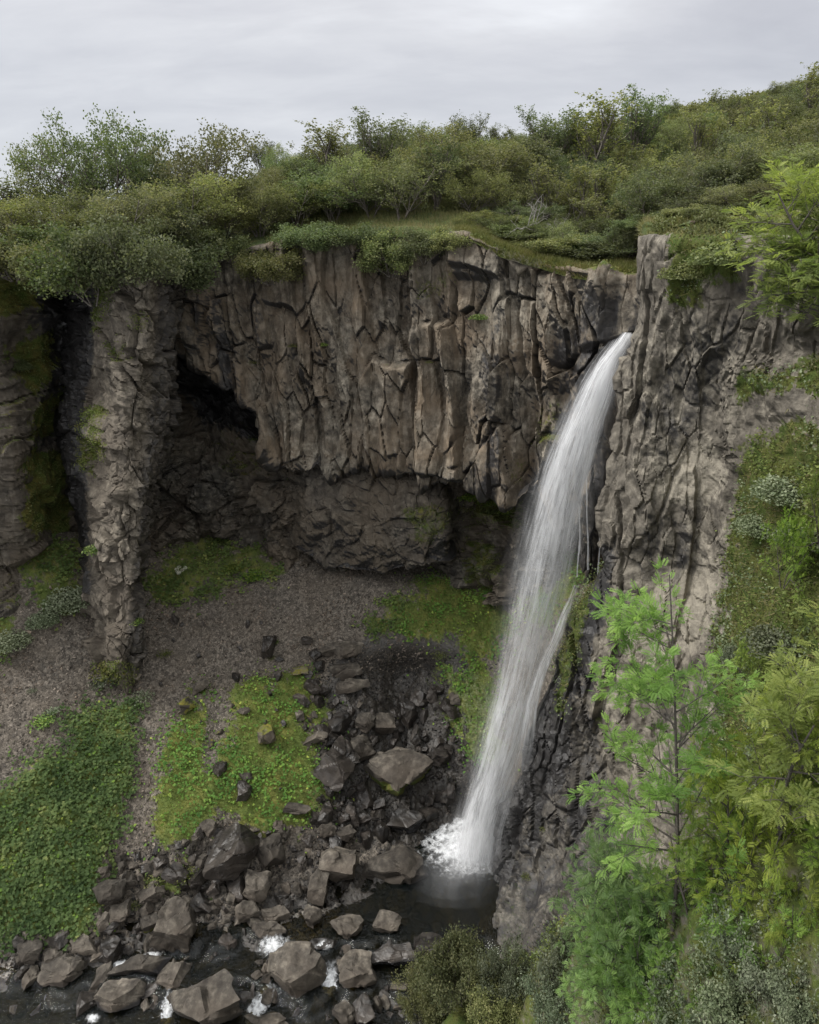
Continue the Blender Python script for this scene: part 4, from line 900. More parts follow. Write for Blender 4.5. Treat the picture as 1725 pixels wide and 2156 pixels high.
def rock_mesh(seed, dims, sub=5, mat='boulder', wetline=None, mossy=0.0, rough=1.0):
    v, f = rock_geo(seed, dims, sub, rough=rough)
    a = np.zeros((len(v), 3)); h = dims[2]
    if wetline is not None: a[:, 1] = 1-sstep(wetline-.08, wetline+.10, v[:, 2]/h+.5)
    if mossy: a[:, 0] = mossy*(1-sstep(.25, .55, v[:, 2]/h+.5))
    return meshdata('boulder', v, f, M[mat], False, {'surf': a})
ROCKS = [ # x0,x1,y0,y1 (survey outline), roll, material, wet line, moss, label
 (446,540,1738,1850,-30,'boulder_wet',None,0,'smooth dark wet slab with purple-grey sheen below the moss bank'),
 (534,602,1752,1836,5,'boulder',None,0,'split grey boulder right of the smooth wet slab'),
 (510,564,1834,1912,15,'boulder',None,0,'grey boulder with hollows below the split grey boulder'),
 (478,516,1844,1900,-8,'boulder_wet',None,0,'dark upright block left of the boulder with hollows'),
 (333,408,1886,1998,10,'boulder',None,0,'large kite-shaped boulder on the left bank of the stream'),
 (284,352,1856,1906,-20,'boulder',None,0,'flat dark triangular slab above the kite-shaped boulder'),
 (294,338,1920,1968,0,'boulder',None,.8,'pale lumpy rock left of the kite-shaped boulder'),
 (494,550,1892,1952,35,'boulder',None,0,'long tilted rock at the gravel edge below the boulder with hollows'),
 (550,612,1904,1948,0,'boulder',None,0,'squat rock with an orange lichen corner at mid stream bank'),
 (524,604,1940,1980,4,'boulder',.35,0,'low flat rock lying in the stream edge above the first white cascade'),
 (640,676,1902,1962,-14,'boulder',None,0,'narrow pale shard standing in the dark water'),
 (652,692,1818,1906,18,'boulder',None,0,'leaning angular rock below the two-lobed grey boulder'),
 (558,686,1996,2106,0,'boulder',.18,0,'big rough block in mid stream between two white cascades'),
 (340,535,2034,2190,-14,'boulder',.1,0,'giant flat-topped boulder at the bottom edge'),
 (324,398,2024,2098,0,'boulder',.12,.3,'pyramid-shaped boulder upstream of the giant flat boulder'),
 (236,350,2008,2060,-14,'boulder',.4,0,'long flat slab with water sliding over it, left of the pyramid-shaped boulder'),
 (516,614,2132,2185,0,'boulder',.2,0,'pale rounded rock cut by the bottom edge right of the giant boulder'),
 (526,554,2043,2067,0,'boulder',.2,0,'small rock wedged beside the giant flat boulder'),
 (392,434,1830,1878,-35,'boulder_wet',None,0,'dark wedge pointing down towards the stream'),
 (406,442,1791,1832,10,'boulder',None,0,'mossy-topped angular rock left of the wet slab'),
 (322,350,1799,1834,10,'boulder_wet',None,0,'blue-black rock at the foot of the scree gully'),
 (342,396,1818,1862,15,'boulder_wet',None,0,'dark hooked rock under a moss tuft'),
 (418,462,1724,1764,5,'boulder',None,0,'brown fluted rock just under the moss bank'),
 (42,84,2028,2090,6,'boulder',.2,0,'tall brown rock at the left beside the calm water'),
 (92,177,2011,2078,-8,'boulder',.2,0,'pale long boulder with a white top edge at the lower left'),
 (189,242,2029,2096,8,'boulder',.15,0,'pale smooth upright boulder left of the stream cascade'),
 (194,300,2064,2142,0,'boulder',.45,0,'broad block with rusty wet face at the bottom left'),
 (156,200,2078,2148,12,'boulder_wet',.3,0,'blue-grey pointed rock leaning on the rusty block'),
 (84,135,1997,2038,0,'boulder',None,0,'rough grey rock above the pale long boulder'),
 (32,92,1974,2030,0,'boulder',None,0,'reddish brown lump on the left shore'),
 (146,204,1974,2014,0,'boulder',None,0,'cracked grey rock on the shore above the pale upright boulder'),
 (210,254,1974,2036,10,'boulder_wet',None,0,'dark upright rock at the shore left of the kite-shaped boulder'),
 (194,265,1837,1918,-18,'boulder',None,0,'big angular grey rock at the lower tip of the leafy slope'),
 (228,272,1895,1950,-10,'boulder',None,0,'pointed dark rock under the big angular grey rock'),
 (203,232,1922,1960,0,'boulder',None,0,'small brown rock left of the pointed dark rock'),
 (262,290,1838,1870,0,'boulder',None,0,'twin brown stone below the scree gully'),
 (247,266,1812,1838,-20,'boulder',None,0,'small buff stone standing on edge at the gully mouth'),
 (268,290,1812,1838,0,'boulder',None,0,'round brown stone at the gully mouth'),
 (8,50,2101,2120,0,'boulder',.4,0,'flat stone just above the water at the lower left corner'),
 (668,751,1770,1868,15,'boulder',None,0,'two-lobed grey boulder above the dark pool'),
 (755,920,1778,1874,-14,'boulder',.15,0,'long massive boulder jutting into the plunge pool'),
 (693,770,1920,1990,6,'boulder',.2,0,'ridged boulder in the stream outlet, left of its twin'),
 (778,846,1916,1980,-6,'boulder',.25,0,'ridged boulder in the stream outlet, right of its twin'),
 (711,802,2012,2090,12,'boulder',.2,0,'grey boulder with white mineral streaks beside the lower cascade'),
 (776,868,1985,2040,-8,'boulder_wet',.7,0,'olive wet slab half under water right of the streaked boulder'),
 (647,715,1970,2008,0,'boulder_wet',.6,0,'low wet rock upstream of the big rough block'),
 (672,708,1722,1770,12,'boulder',None,0,'pointed brown rock above the two-lobed boulder'),
 (710,750,1736,1776,0,'boulder',None,0,'rounded grey rock right of the pointed brown rock'),
 (810,892,1704,1758,0,'boulder_wet',.6,0,'wet broad boulder at the back of the plunge pool'),
 (773,905,1550,1676,0,'boulder',.1,1.0,'large pale boulder with yellow moss round its base'),
 (669,757,1550,1672,8,'boulder_wet',None,0,'large dark boulder left of the moss-based pale one'),
 (731,791,1543,1613,-5,'boulder',None,0,'brown boulder wedged between the dark and the moss-based boulders'),
 (837,881,1465,1544,-10,'boulder_wet',None,0,'tall wet block with a flat olive top in the dark hollow'),
 (921,965,1463,1516,20,'boulder_wet',None,0,'wet reddish block beside the mossy wall'),
 (749,792,1497,1548,0,'boulder',None,0,'rounded brown rock in the dark hollow'),
 (785,832,1495,1553,0,'boulder',None,0,'pale ridged rock right of the rounded brown one'),
 (695,761,1343,1394,-5,'boulder',None,0,'pale angular block on top of the boulder fall'),
 (666,718,1350,1388,-12,'boulder',None,0,'smaller slab leaning on the topmost pale block'),
 (687,773,1393,1432,-8,'boulder',None,0,'second slab down in the stack below the topmost block'),
 (689,776,1427,1466,-10,'boulder',None,.3,'lowest slab of the stack below the topmost block'),
 (639,675,1419,1470,20,'boulder_wet',None,0,'dark tilted rock left of the slab stack'),
 (901,953,1563,1620,0,'boulder_wet',None,.3,'shining wet boulder beside the foot of the mossy wall'),
 (402,438,1428,1468,-40,'boulder',None,0,'reddish rock poking out of the scree above a strip of moss'),
 (378,402,1462,1510,-40,'boulder_mossy',None,.6,'narrow mossy rock below the reddish scree rock'),
 (552,576,1326,1400,5,'boulder_wet',None,0,'dark stone in the scree beside two leafy tufts'),
 (632,660,1336,1364,0,'boulder_wet',None,0,'small dark stone at the upper edge of the boulder fall'),
 (540,578,1522,1582,0,'boulder_mossy',None,.5,'mossy stone sunk in the middle of the moss bank'),
 (448,478,1598,1642,-15,'boulder_wet',None,0,'black pointed stone at the left of the moss bank'),
 (498,530,1640,1692,10,'boulder_wet',None,0,'black pointed stone low in the moss bank'),
 (592,652,1688,1722,0,'boulder',None,.3,'rough grey stone at the lower right of the moss bank'),
 (626,688,1540,1578,-30,'boulder',None,0,'thin reddish slabs left of the large dark boulder'),
 (500,530,1485,1510,-10,'boulder',None,0,'reddish stone at the top left of the moss bank'),
 (610,650,1395,1430,0,'boulder_mossy',None,.7,'moss-covered stone above the moss bank'),
 (698,752,2108,2170,8,'boulder',.3,0,'angular rock cut by the bottom edge below the streaked boulder'),
 (740,790,2096,2170,-12,'boulder_wet',.3,0,'dark grey rock cut by the bottom edge, right of the angular one'),
 (822,858,2064,2090,0,'boulder',.2,0,'small brown rock left of the pale willow bush'),
 (860,930,1965,2030,0,'boulder_wet',.5,0,'black wet rubble at the outlet of the plunge pool'),
 ]
BED = BV_FLOOR
def put_rock(x0, x1, y0, y1, roll, mat, wet, moss, label, seed):
    cx, cy, wpx, hpx = (x0+x1)/2, (y0+y1)/2, x1-x0, y1-y0
    h, nrm = sight(cx, cy+hpx*.22, BED)
    if h is None: print('no ground', label); return
    dep = h[1]*CP+(HC-h[2])*SP; W = wpx*dep/FPX*1.06; Hh = hpx*dep/FPX
    dz = max(.62*Hh, .35*W); dy = max(.85*Hh, .35*W)
    # visible extent of a block from above: about dz*cos + dy*sin of the view slope
    k = Hh/(dz*.72+dy*.66)*1.05; dz *= k; dy *= k
    me = rock_mesh(seed, (W, dy, dz), 5 if wpx > 72 else 4, mat, wet, moss)
    o = obj('boulder', me); c, _ = Vector(P(cx, cy, h[1])), 0
    o.location = (c[0], h[1]+.05*dy, max(h[2]+dz*.22, c[2] if abs(c[2]-h[2]) < dz else h[2]+dz*.25)); o.rotation_euler = (math.radians(random.uniform(-8, 8)), math.radians(roll), 0)
    tag(o, label, 'boulder', 'boulders fallen below the cliff'); return o
big = []; NAMED = []
for i, r in enumerate(ROCKS):
    if r[8] and r[1] > r[0]:
        o = put_rock(*r, 1000+i)
        if o: NAMED.append((o.location[0], o.location[1], r[8]))
        if o: big.append((o.location[0], o.location[1], max(o.dimensions[0], .3)))
# medium rocks, counted one by one, sharing a dozen shapes
SH = [rock_mesh(2000+i, (1, .85, .65), 4, 'boulder') for i in range(7)]+[rock_mesh(2100+i, (1, .8, .6), 4, 'boulder_wet') for i in range(6)]+[rock_mesh(2200+i, (1, .9, .6), 3, 'boulder_mossy') for i in range(3)]
ZONES = [([(640,1400),(700,1340),(780,1460),(960,1450),(1000,1560),(960,1690),(900,1760),(700,1780),(650,1700),(700,1640),(640,1560),(600,1480)], 95, 1, 'broken rock in the dark boulder fall between the moss bank and the waterfall'),
 ([(300,1800),(420,1760),(540,1740),(680,1720),(760,1800),(660,1900),(560,1960),(420,1990),(300,1960),(190,1960),(200,1850),(250,1800)], 120, 0, 'broken rock on the lower bank between the scree and the stream'),
 ([(30,1960),(300,1960),(560,1990),(700,2000),(900,2000),(900,2100),(800,2156),(500,2156),(300,2120),(0,2156)], 95, 2, 'stream-side rock among the large boulders along the bottom edge'),
 ([(330,1300),(640,1300),(640,1400),(480,1480),(400,1440),(300,1450)], 14, 0, 'loose rock lying on the open scree below the recess'),
 ([(420,1480),(620,1440),(680,1520),(680,1700),(480,1700),(400,1700)], 12, 3, 'half buried rock poking out of the moss bank')]
rg = np.random.default_rng(77)
for poly, cnt, typ, lab in ZONES:
    X = [p[0] for p in poly]; Yv = [p[1] for p in poly]; k = 0; tries = 0
    while k < cnt and tries < 6000:
        tries += 1; px, py = rg.uniform(min(X), max(X)), rg.uniform(min(Yv), max(Yv))
        if not inpoly(np.array([px]), np.array([py]), poly)[0]: continue
        h, _n = sight(px, py, BED)
        if h is None or any((h[0]-a)**2+(h[1]-b)**2 < (.36*c)**2 for a, b, c in big): continue
        s = (.45+.85*rg.random()**1.8) if typ == 1 else (.34+.62*rg.random()**2.0 if typ in (0, 2) else .28+.28*rg.random())
        if h[0]**2 > 900: continue
        wetp = {0: .55, 1: .88, 2: .55, 3: .6}[typ]
        me = SH[13+int(rg.integers(3))] if typ == 3 and rg.random() < .5 else (SH[7+int(rg.integers(6))] if rg.random() < wetp else SH[int(rg.integers(7))])
        o = obj('rock', me); o.location = (h[0], h[1], h[2]+s*.12); o.scale = (s*rg.uniform(.7, 1.3), s*rg.uniform(.7, 1.2), s*rg.uniform(.6, 1.2)); o.rotation_euler = rg.uniform(0, 6.28, 3)
        nb = min(NAMED, key=lambda t: (t[0]-h[0])**2+(t[1]-h[1])**2); mn = me.materials[0].name; ad = 'dark wet' if 'wet' in mn else ('mossy' if 'mossy' in mn else 'grey-brown')
        szw = 'chunky' if s > .6 else ('middling' if s > .42 else 'small')
        tag(o, f'{szw} {ad} rock near the '+' '.join(nb[2].split(' ')[:10]), 'rock', 'loose rocks: '+lab.split(' in ')[-1] if ' in ' in lab else 'loose rocks on the banks'); k += 1; big.append((h[0], h[1], s*.9))
# ------------------------------------------------------------------ scree and rubble too fine to count
def sample_on(q, f, w, n, rg):
    """points spread evenly over the faces whose vertex weight w is high"""
    a, b, c, d = (q[f[:, i]] for i in range(4)); nn = np.cross(c-a, d-b); ar = np.linalg.norm(nn, axis=1)*.5
    wt = ar*np.clip(w[f].mean(1), 0, 1); cs = np.cumsum(wt); i = np.searchsorted(cs, rg.random(n)*cs[-1]); i = np.minimum(i, len(f)-1)
    s, t = rg.random(n)[:, None], rg.random(n)[:, None]; p = (a[i]*(1-s)+b[i]*s)*(1-t)+(d[i]*(1-s)+c[i]*s)*t
    nr = nn[i]/(np.linalg.norm(nn[i], axis=1)[:, None]+1e-9); nr *= np.sign(nr[:, 2:3]+1e-9) if abs(nr[:, 2]).mean() > .3 else 1
    return p, nr
def stones(name, p, size, mat, label, cat, rg):
    """angular chips: 8 triangles each"""
    n = len(p); o6 = np.array([[1, 0, 0], [-1, 0, 0], [0, 1, 0], [0, -1, 0], [0, 0, 1], [0, 0, -1.]]); F8 = np.array([[0, 2, 4], [2, 1, 4], [1, 3, 4], [3, 0, 4], [2, 0, 5], [1, 2, 5], [3, 1, 5], [0, 3, 5]])
    v = o6[None]*(1+.5*rg.normal(size=(n, 6, 1))*.5)+.28*rg.normal(size=(n, 6, 3)); v = v*np.array([1, .75, .5])*size[:, None, None]
    R = rnd_dirs(n, rg); A = rnd_dirs(n, rg); B = np.cross(R, A); B /= np.linalg.norm(B, axis=1)[:, None]+1e-9; C = np.cross(R, B)
    v = v[:, :, 0:1]*R[:, None]+v[:, :, 1:2]*B[:, None]+v[:, :, 2:3]*C[:, None]+p[:, None]
    f = (F8[None]+6*np.arange(n)[:, None, None]).reshape(-1, 3); t = np.repeat(rg.random(n), 6)[:, None].repeat(3, 1)
    tag(obj(name, meshdata(name, v.reshape(-1, 3), f, mat, False, {'surf': t})), label, cat, kind='stuff')
def chip_material(name, a, b, c):
    m, N = newmat(name); at = N.node('ShaderNodeAttribute', _attribute_name='surf'); sp = N.node('ShaderNodeSeparateColor', Color=at.outputs['Color'])
    pos = N.node('ShaderNodeNewGeometry').outputs['Position']
    cc = N.ramp(sp.outputs[0], [(0, a), (.6, b), (1, c)]); cc = N.mix(.5, cc, N.ramp(N.noise(pos, 18, 4, .7), [(.25, .25), (.75, .8)]), 'OVERLAY')
    cc = N.mix(N.ramp(N.noise(pos, .5, 3), [(.42, 0.), (.62, .6)]), cc, N.mix(1.0, cc, (.96, .80, .66), 'MULTIPLY'))
    pr = N.node('ShaderNodeBsdfPrincipled', Base__Color=cc, Roughness=.9); N.node('ShaderNodeOutputMaterial', Surface=pr); return m
M['chip'] = chip_material('scree_chips', (.04, .034, .028), (.098, .084, .068), (.22, .19, .16)); M['chip_dark'] = chip_material('dark_chips', (.009, .008, .0075), (.022, .020, .018), (.06, .053, .046))
x, y = proj(H_q); hm = H_attr(H_q, H_n); open_ = np.clip(1-1.4*hm[:, 0], 0, 1)
w1 = open_*(y > 1150)*(y < 1830)*(x > -150)*(x < 900)*(1-sstep(640, 720, x)*sstep(1360, 1450, y))
p, n_ = sample_on(H_q, H_f, w1, 24000, rg); stones('scree', p, .020+.090*rg.random(len(p))**3, M['chip'], 'grey-brown scree covering the slope below the recess', 'scree', rg)
w2 = open_*(y > 1380)*(y < 2200)*(x < 1060)*(x > -100)*np.clip(sstep(640, 700, x)+sstep(1740, 1800, y), 0, 1)*(H_q[:, 2] > -.4)
p, n_ = sample_on(H_q, H_f, w2, 9000, rg); stones('dark_rubble', p, .035+.09*rg.random(len(p))**2.2, M['chip_dark'], 'dark wet rubble filling the gaps between the boulders', 'rubble', rg)
w3 = hm[:, 2]; p, n_ = sample_on(H_q, H_f, w3, 3500, rg); stones('gravel', p, .02+.03*rg.random(len(p)), M['chip'], 'pale gravel washed up along the stream', 'gravel', rg)
# ------------------------------------------------------------------ water
def water_level(X, Y):
    Y = Y + .35*np.sin(X*1.3+.5)+.22*np.sin(X*3.1+1)+.12*np.sin(X*7.3)
    return -.30*(1-sstep(20.2, 20.7, Y+.05*X)) - .30*(1-sstep(18.5, 18.9, Y+.04*X))
gx = np.linspace(-26, 9, 160); gy = np.linspace(13, 27.5, 130); GX, GY = np.meshgrid(gx, gy); pp = np.stack([GX.ravel(), GY.ravel(), GX.ravel()*0], 1)
rip = fbm(pp, 1.6, 4, 71)*.010; dist = np.hypot(pp[:, 0]-3.2, pp[:, 1]-24.6); rip += np.exp(-dist/1.6)*fbm(pp, 3.2, 4, 72)*.16
pp[:, 2] = water_level(pp[:, 0], pp[:, 1])+rip; ii = np.arange(len(pp)).reshape(130, 160)
ff = np.stack([ii[:-1, :-1], ii[:-1, 1:], ii[1:, 1:], ii[1:, :-1]], -1).reshape(-1, 4)
m, N = newmat('stream_water'); pos = N.node('ShaderNodeNewGeometry').outputs['Position']
b = N.node('ShaderNodeBump', Strength=.5, Distance=.09, Height=N.math('ADD', N.noise(N.mapping(pos, scale=(1, 1.6, 1)), 5, 4, .6), N.math('MULTIPLY', N.noise(pos, 22, 3), .3)))
gl = N.node('ShaderNodeBsdfGlossy', Color=(.9, .93, .95), Roughness=.06, Normal=b.outputs[0]); tr = N.node('ShaderNodeBsdfTransparent', Color=(.42, .36, .17))
df = N.node('ShaderNodeBsdfDiffuse', Color=(.006, .009, .009)); low = N.node('ShaderNodeMixShader', Fac=.28, i1=tr, i2=df)
fr = N.node('ShaderNodeFresnel', IOR=1.33, Normal=b.outputs[0])
N.node('ShaderNodeOutputMaterial', Surface=N.node('ShaderNodeMixShader', Fac=N.math('MULTIPLY', fr, .9), i1=low, i2=gl)); M['water'] = m
tag(obj('water', meshdata('water', pp, ff, m, True)), kind='structure')

def white_water(name, sx, sy, lo, hi, dens=1.0, warp=.25, seed=0.0, edge=.22):
    """streaks run along v; attribute uvd = (u across 0..1, v along in metres, density)"""
    m, N = newmat(name); at = N.node('ShaderNodeAttribute', _attribute_name='surf'); sp = N.node('ShaderNodeSeparateColor', Color=at.outputs['Color'])
    v = N.node('ShaderNodeCombineXYZ', X=N.math('MULTIPLY', sp.outputs[0], sx), Y=N.math('MULTIPLY', sp.outputs[1], sy), Z=seed).outputs[0]
    v2 = N.node('ShaderNodeCombineXYZ', X=N.math('MULTIPLY', sp.outputs[0], sx*.28), Y=N.math('MULTIPLY', sp.outputs[1], sy*.5), Z=seed+3).outputs[0]
    n = N.math('ADD', N.math('MULTIPLY', N.noise(v, 1, 6, .62, warp), .6), N.math('MULTIPLY', N.noise(v2, 1, 4, .6, .3), .4))
    a = N.ramp(n, [(lo, 0.0), (hi, 1.0)])
    u = sp.outputs[0]; ed = N.math('MULTIPLY', N.ramp(u, [(0.0, 0.0), (edge, 1.0)]), N.ramp(u, [(1-edge, 1.0), (1.0, 0.0)]))
    d = N.math('MULTIPLY', N.math('MULTIPLY', sp.outputs[2], dens), ed)
    # where the water is dense the streaks close up into a white body
    al = N.math('MULTIPLY', N.math('ADD', N.math('MULTIPLY', a, .92), N.math('MULTIPLY', d, .16)), d, clamp=True)
    wc = (.86, .87, .89); sh = N.node('ShaderNodeMixShader', Fac=.4, i1=N.node('ShaderNodeBsdfDiffuse', Color=wc), i2=N.node('ShaderNodeBsdfTranslucent', Color=wc))
    N.node('ShaderNodeOutputMaterial', Surface=N.node('ShaderNodeMixShader', Fac=al, i1=N.node('ShaderNodeBsdfTransparent'), i2=sh)); return m
def fall_sheet(name, path, parent, mat, nu=24, nv=180, off=0.0, bow=.35, wid=1.0, shift=0.0, dens=None, wig=.06, seed=0):
    """path rows: (px left, px right, py, Y). A curved curtain of water, bowed towards the viewer"""
    P4 = np.array(path, float); t = np.linspace(0, len(P4)-1, nv); r = np.stack([np.interp(t, np.arange(len(P4)), P4[:, k]) for k in range(4)], 1)
    for k in range(4):     # round the corners of the path
        ker = np.ones(15)/15; pad = np.pad(r[:, k], 7, mode='reflect', reflect_type='odd'); r[:, k] = np.convolve(pad, ker, 'valid')
    u = np.linspace(0, 1, nu); V = np.zeros((nv, nu, 3)); A = np.zeros((nv, nu, 3)); s = 0; prev = None
    for j in range(nv):
        c = (r[j, 0]+r[j, 1])/2+shift*(r[j, 1]-r[j, 0]); hw = (r[j, 1]-r[j, 0])/2*wid; L = P(c-hw, r[j, 2], r[j, 3]); R = P(c+hw, r[j, 2], r[j, 3]); mid = (L+R)/2
        if prev is not None: s += np.linalg.norm(mid-prev)
        prev = mid; w = np.linalg.norm(R-L); row = L+(R-L)*u[:, None]; row[:, 1] += off - bow*w*(1-(2*u-1)**2)*.5 + bow*w*.2
        V[j] = row; A[j, :, 0] = u; A[j, :, 1] = s; A[j, :, 2] = 1 if dens is None else np.interp(r[j, 2], *dens)
    v = V.reshape(-1, 3); v = v+(np.stack([fbm(v*np.array([3, 3, .5]), 1, 3, seed), fbm(v*np.array([3, 3, .5]), 1, 3, seed+1), v[:, 0]*0], 1)*wig)
    ii = np.arange(nu*nv).reshape(nv, nu); f = np.stack([ii[:-1, :-1], ii[1:, :-1], ii[1:, 1:], ii[:-1, 1:]], -1).reshape(-1, 4)
    return obj(name, meshdata(name, v, f, mat, True, {'surf': A.reshape(-1, 3)}), parent)
wf = empty('waterfall', P(1010, 1815, 24.8)); inv = Matrix.Translation(-wf.location)
tag(wf, 'white veil of water leaping from the notch in the cliff into the pool', 'waterfall')
MIST = [(1060,1150,1560,25.2),(990,1110,1660,24.9),(925,1090,1740,24.6),(880,1075,1800,24.1),(860,1065,1860,23.6),(850,1060,1930,22.8)]
MAIN = [(1312,1334,700,28.8),(1292,1326,722,28.5),(1258,1306,760,28.3),(1230,1303,800,28.1),(1208,1292,845,28.0),(1182,1272,900,27.9),(1156,1262,960,27.8),(1133,1248,1020,27.7),(1112,1232,1100,27.4),
        (1086,1218,1200,27.0),(1070,1190,1300,26.7),(1052,1160,1400,26.4),(1030,1130,1500,26.0),(1004,1106,1600,25.7),(976,1066,1700,25.3),(954,1050,1780,24.9),(948,1048,1832,24.6)]
D1 = ([700,760,900,1000,1150,1300,1400,1500,1700,1790,1830], [1.1,1.1,.92,.66,.46,.40,.50,.75,1.0,1.0,.0])
D2 = ([700,760,900,1000,1150,1300,1400,1500,1700,1790,1832], [.9,.9,.8,.6,.48,.4,.4,.5,.65,.7,.0])
W1 = white_water('water_streaks', 16, .55, .40, .58, 1.0, .9, 1.0, .16); W2 = white_water('water_fine_streaks', 42, .5, .47, .62, .85, .8, 7.0, .22); W3 = white_water('water_mist', 9, .3, .25, .75, .62, .3, 12.0, .5)
sheets = [('water_curtain', dict(mat=W1, off=0, wid=.92)), ('water_curtain', dict(mat=W2, off=-.35, wid=1.12, shift=-.03, seed=5)), ('water_curtain', dict(mat=W2, off=.3, wid=.8, shift=.02, seed=9)),
          ('spray_veil', dict(mat=W3, off=-.6, wid=1.5, shift=-.08, seed=13)), ('spray_veil', dict(mat=W2, off=.7, wid=1.1, seed=17, shift=.0))]
for nm, kw in sheets:
    mt = kw.pop('mat'); o = fall_sheet(nm, MAIN, wf, mt, dens=D1 if mt is W1 else D2, **kw); o.matrix_parent_inverse = inv
for k in range(2):
    o = fall_sheet('spray_veil', MIST, wf, W3, nu=30, nv=80, off=-.5*k, bow=.3, dens=([1560,1700,1800,1850,1930], [.0,.40,.50,.22,.0]), seed=30+k, wig=.15); o.matrix_parent_inverse = inv
SIDE = [(1205,1218,1225,27.2),(1180,1200,1280,26.9),(1160,1184,1330,26.6),(1128,1152,1400,26.3),(1106,1132,1470,26.0),(1090,1124,1560,25.7),(1084,1112,1620,25.4)]
o = fall_sheet('side_strand', SIDE, wf, W1, nu=16, off=-.3, bow=.2, dens=([1225,1300,1500,1625], [.4,.9,.8,.0])); o.matrix_parent_inverse = inv
SIDE2 = [(1072,1092,1610,25.3),(1062,1076,1680,25.1),(1044,1058,1740,24.9),(1040,1050,1790,24.7),(1046,1053,1835,24.5)]
o = fall_sheet('side_strand', SIDE2, wf, W1, nu=10, off=-.35, bow=.1, dens=([1610,1700,1835], [.0,.45,.3])); o.matrix_parent_inverse = inv
W4 = white_water('trickle_water', 3, .6, .25, .45, .8, .2, 4.0, .45)
for pts in ([(1233,1238,1000,28.6),(1235,1239,1100,28.2),(1236,1241,1200,27.8)], [(1256,1261,1060,28.2),(1262,1266,1130,28),(1256,1261,1230,27.6)], [(1216,1221,1060,28.2),(1219,1224,1120,28),(1214,1218,1215,27.7)]):
    o = fall_sheet('trickle', pts, wf, W4, nu=5, nv=60, bow=.1); o.matrix_parent_inverse = inv
# foam: lacy sheets floating on the water
def foam_material(name, sc, lo, hi):
    m, N = newmat(name); pos = N.node('ShaderNodeNewGeometry').outputs['Position']; at = N.node('ShaderNodeAttribute', _attribute_name='surf'); sp = N.node('ShaderNodeSeparateColor', Color=at.outputs['Color'])
    n = N.noise(pos, sc, 6, .62, .5); vr = N.vor(N.mix(.25, pos, N.node('ShaderNodeTexNoise', Vector=pos, Scale=2.5).outputs[1], 'ADD'), sc*1.1, 'DISTANCE_TO_EDGE')
    lace = N.math('MULTIPLY', N.ramp(vr.outputs['Distance'], [(0.0, 1.0), (.25, 0.0)]), .10)
    # solid churn in the middle, thinning to broken lace at the rim
    thr = N.math('SUBTRACT', 0.66, N.math('MULTIPLY', sp.outputs[0], hi-lo))
    a = N.math('DIVIDE', N.math('SUBTRACT', N.math('ADD', n, lace), thr), .46, clamp=True)
    a = N.math('MULTIPLY', a, N.ramp(sp.outputs[0], [(0.0, 0.0), (.45, 1.0)]))
    sh = N.node('ShaderNodeBsdfDiffuse', Color=(.84, .86, .88))
    N.node('ShaderNodeOutputMaterial', Surface=N.node('ShaderNodeMixShader', Fac=N.math('MULTIPLY', a, .72), i1=N.node('ShaderNodeBsdfTransparent'), i2=sh)); return m
M['foam'] = foam_material('foam', 3.0, .36, .78); M['rapid'] = foam_material('rapid_foam', 5.0, .36, .82)
def foam(name, cx, cy, rx, ry, rot, mat, parent=None, h=.03, amp=.05, label=None, cat=None, group=None, slope=0.0, n=60, lvl=None, hump=0.0):
    c, _ = PZ(cx, cy, 0 if lvl is None else lvl), 0; a = np.linspace(-1, 1, n); U, V = np.meshgrid(a, a); U = U.ravel(); V = V.ravel(); X = U*rx; Y = V*ry
    ca, sa = math.cos(rot), math.sin(rot); q = np.stack([c[0]+X*ca-Y*sa, c[1]+X*sa+Y*ca, U*0], 1); q[:, 2] = water_level(q[:, 0], q[:, 1]) if lvl is None else lvl+V*ry*slope
    rr = np.hypot(U, V); q[:, 2] += h+amp*fbm(q, 4, 4, 90)*np.clip(1.2-rr, 0, 1)+hump*np.exp(-rr*rr*5); d = np.clip(1.12-rr, 0, 1); d = np.minimum(1, d*1.1)
    ii = np.arange(n*n).reshape(n, n); f = np.stack([ii[:-1, :-1], ii[:-1, 1:], ii[1:, 1:], ii[1:, :-1]], -1).reshape(-1, 4)
    at = np.stack([d, d, d], 1); o = obj(name, meshdata(name, q, f, mat, True, {'surf': at}), parent)
    if parent is not None: o.matrix_parent_inverse = inv
    if label: tag(o, label, cat, group)
    return o
foam('splash_foam', 980, 1785, 2.6, 2.2, .0, M['foam'], wf, h=.05, amp=.10, hump=.25); foam('splash_foam', 965, 1766, 2.2, 1.6, .4, M['foam'], wf, h=.10, amp=.08)
foam('splash_foam', 1000, 1808, 1.3, 1.2, .0, M['rapid'], wf, h=.14, amp=.12, hump=.4)
for cx, cy, rx, ry, rot, sl, lab in ((575,1992,.75,.42,.25,.45,'white cascade spilling left beside the big rough block'),(696,2066,.42,.62,0,.6,'white cascade dropping between the big rough block and the streaked boulder'),
    (545,2120,.45,.95,-.5,.3,'white rapid sliding down right of the giant flat boulder'),(252,2034,.35,.22,.2,.3,'small white riffle beside the pale upright boulder'),(318,2014,.5,.16,.2,.2,'thin white riffle above the long flat slab'),
    (352,2132,.28,.75,.2,.6,'thin fan of water sliding off the left side of the giant boulder'),(680,1992,.45,.22,.1,.2,'faint riffle upstream of the big rough block'),(196,2146,.3,.2,0,.2,'little foam patch below the blue-grey pointed rock')):
    pz = PZ(cx, cy, -.3); lv = float(water_level(pz[0], pz[1])); foam('cascade', cx, cy, rx, ry, rot, M['rapid'], h=.07, amp=.10, label=lab, cat='cascade', group='small white cascades in the stream', slope=sl, n=40, lvl=lv+.04)
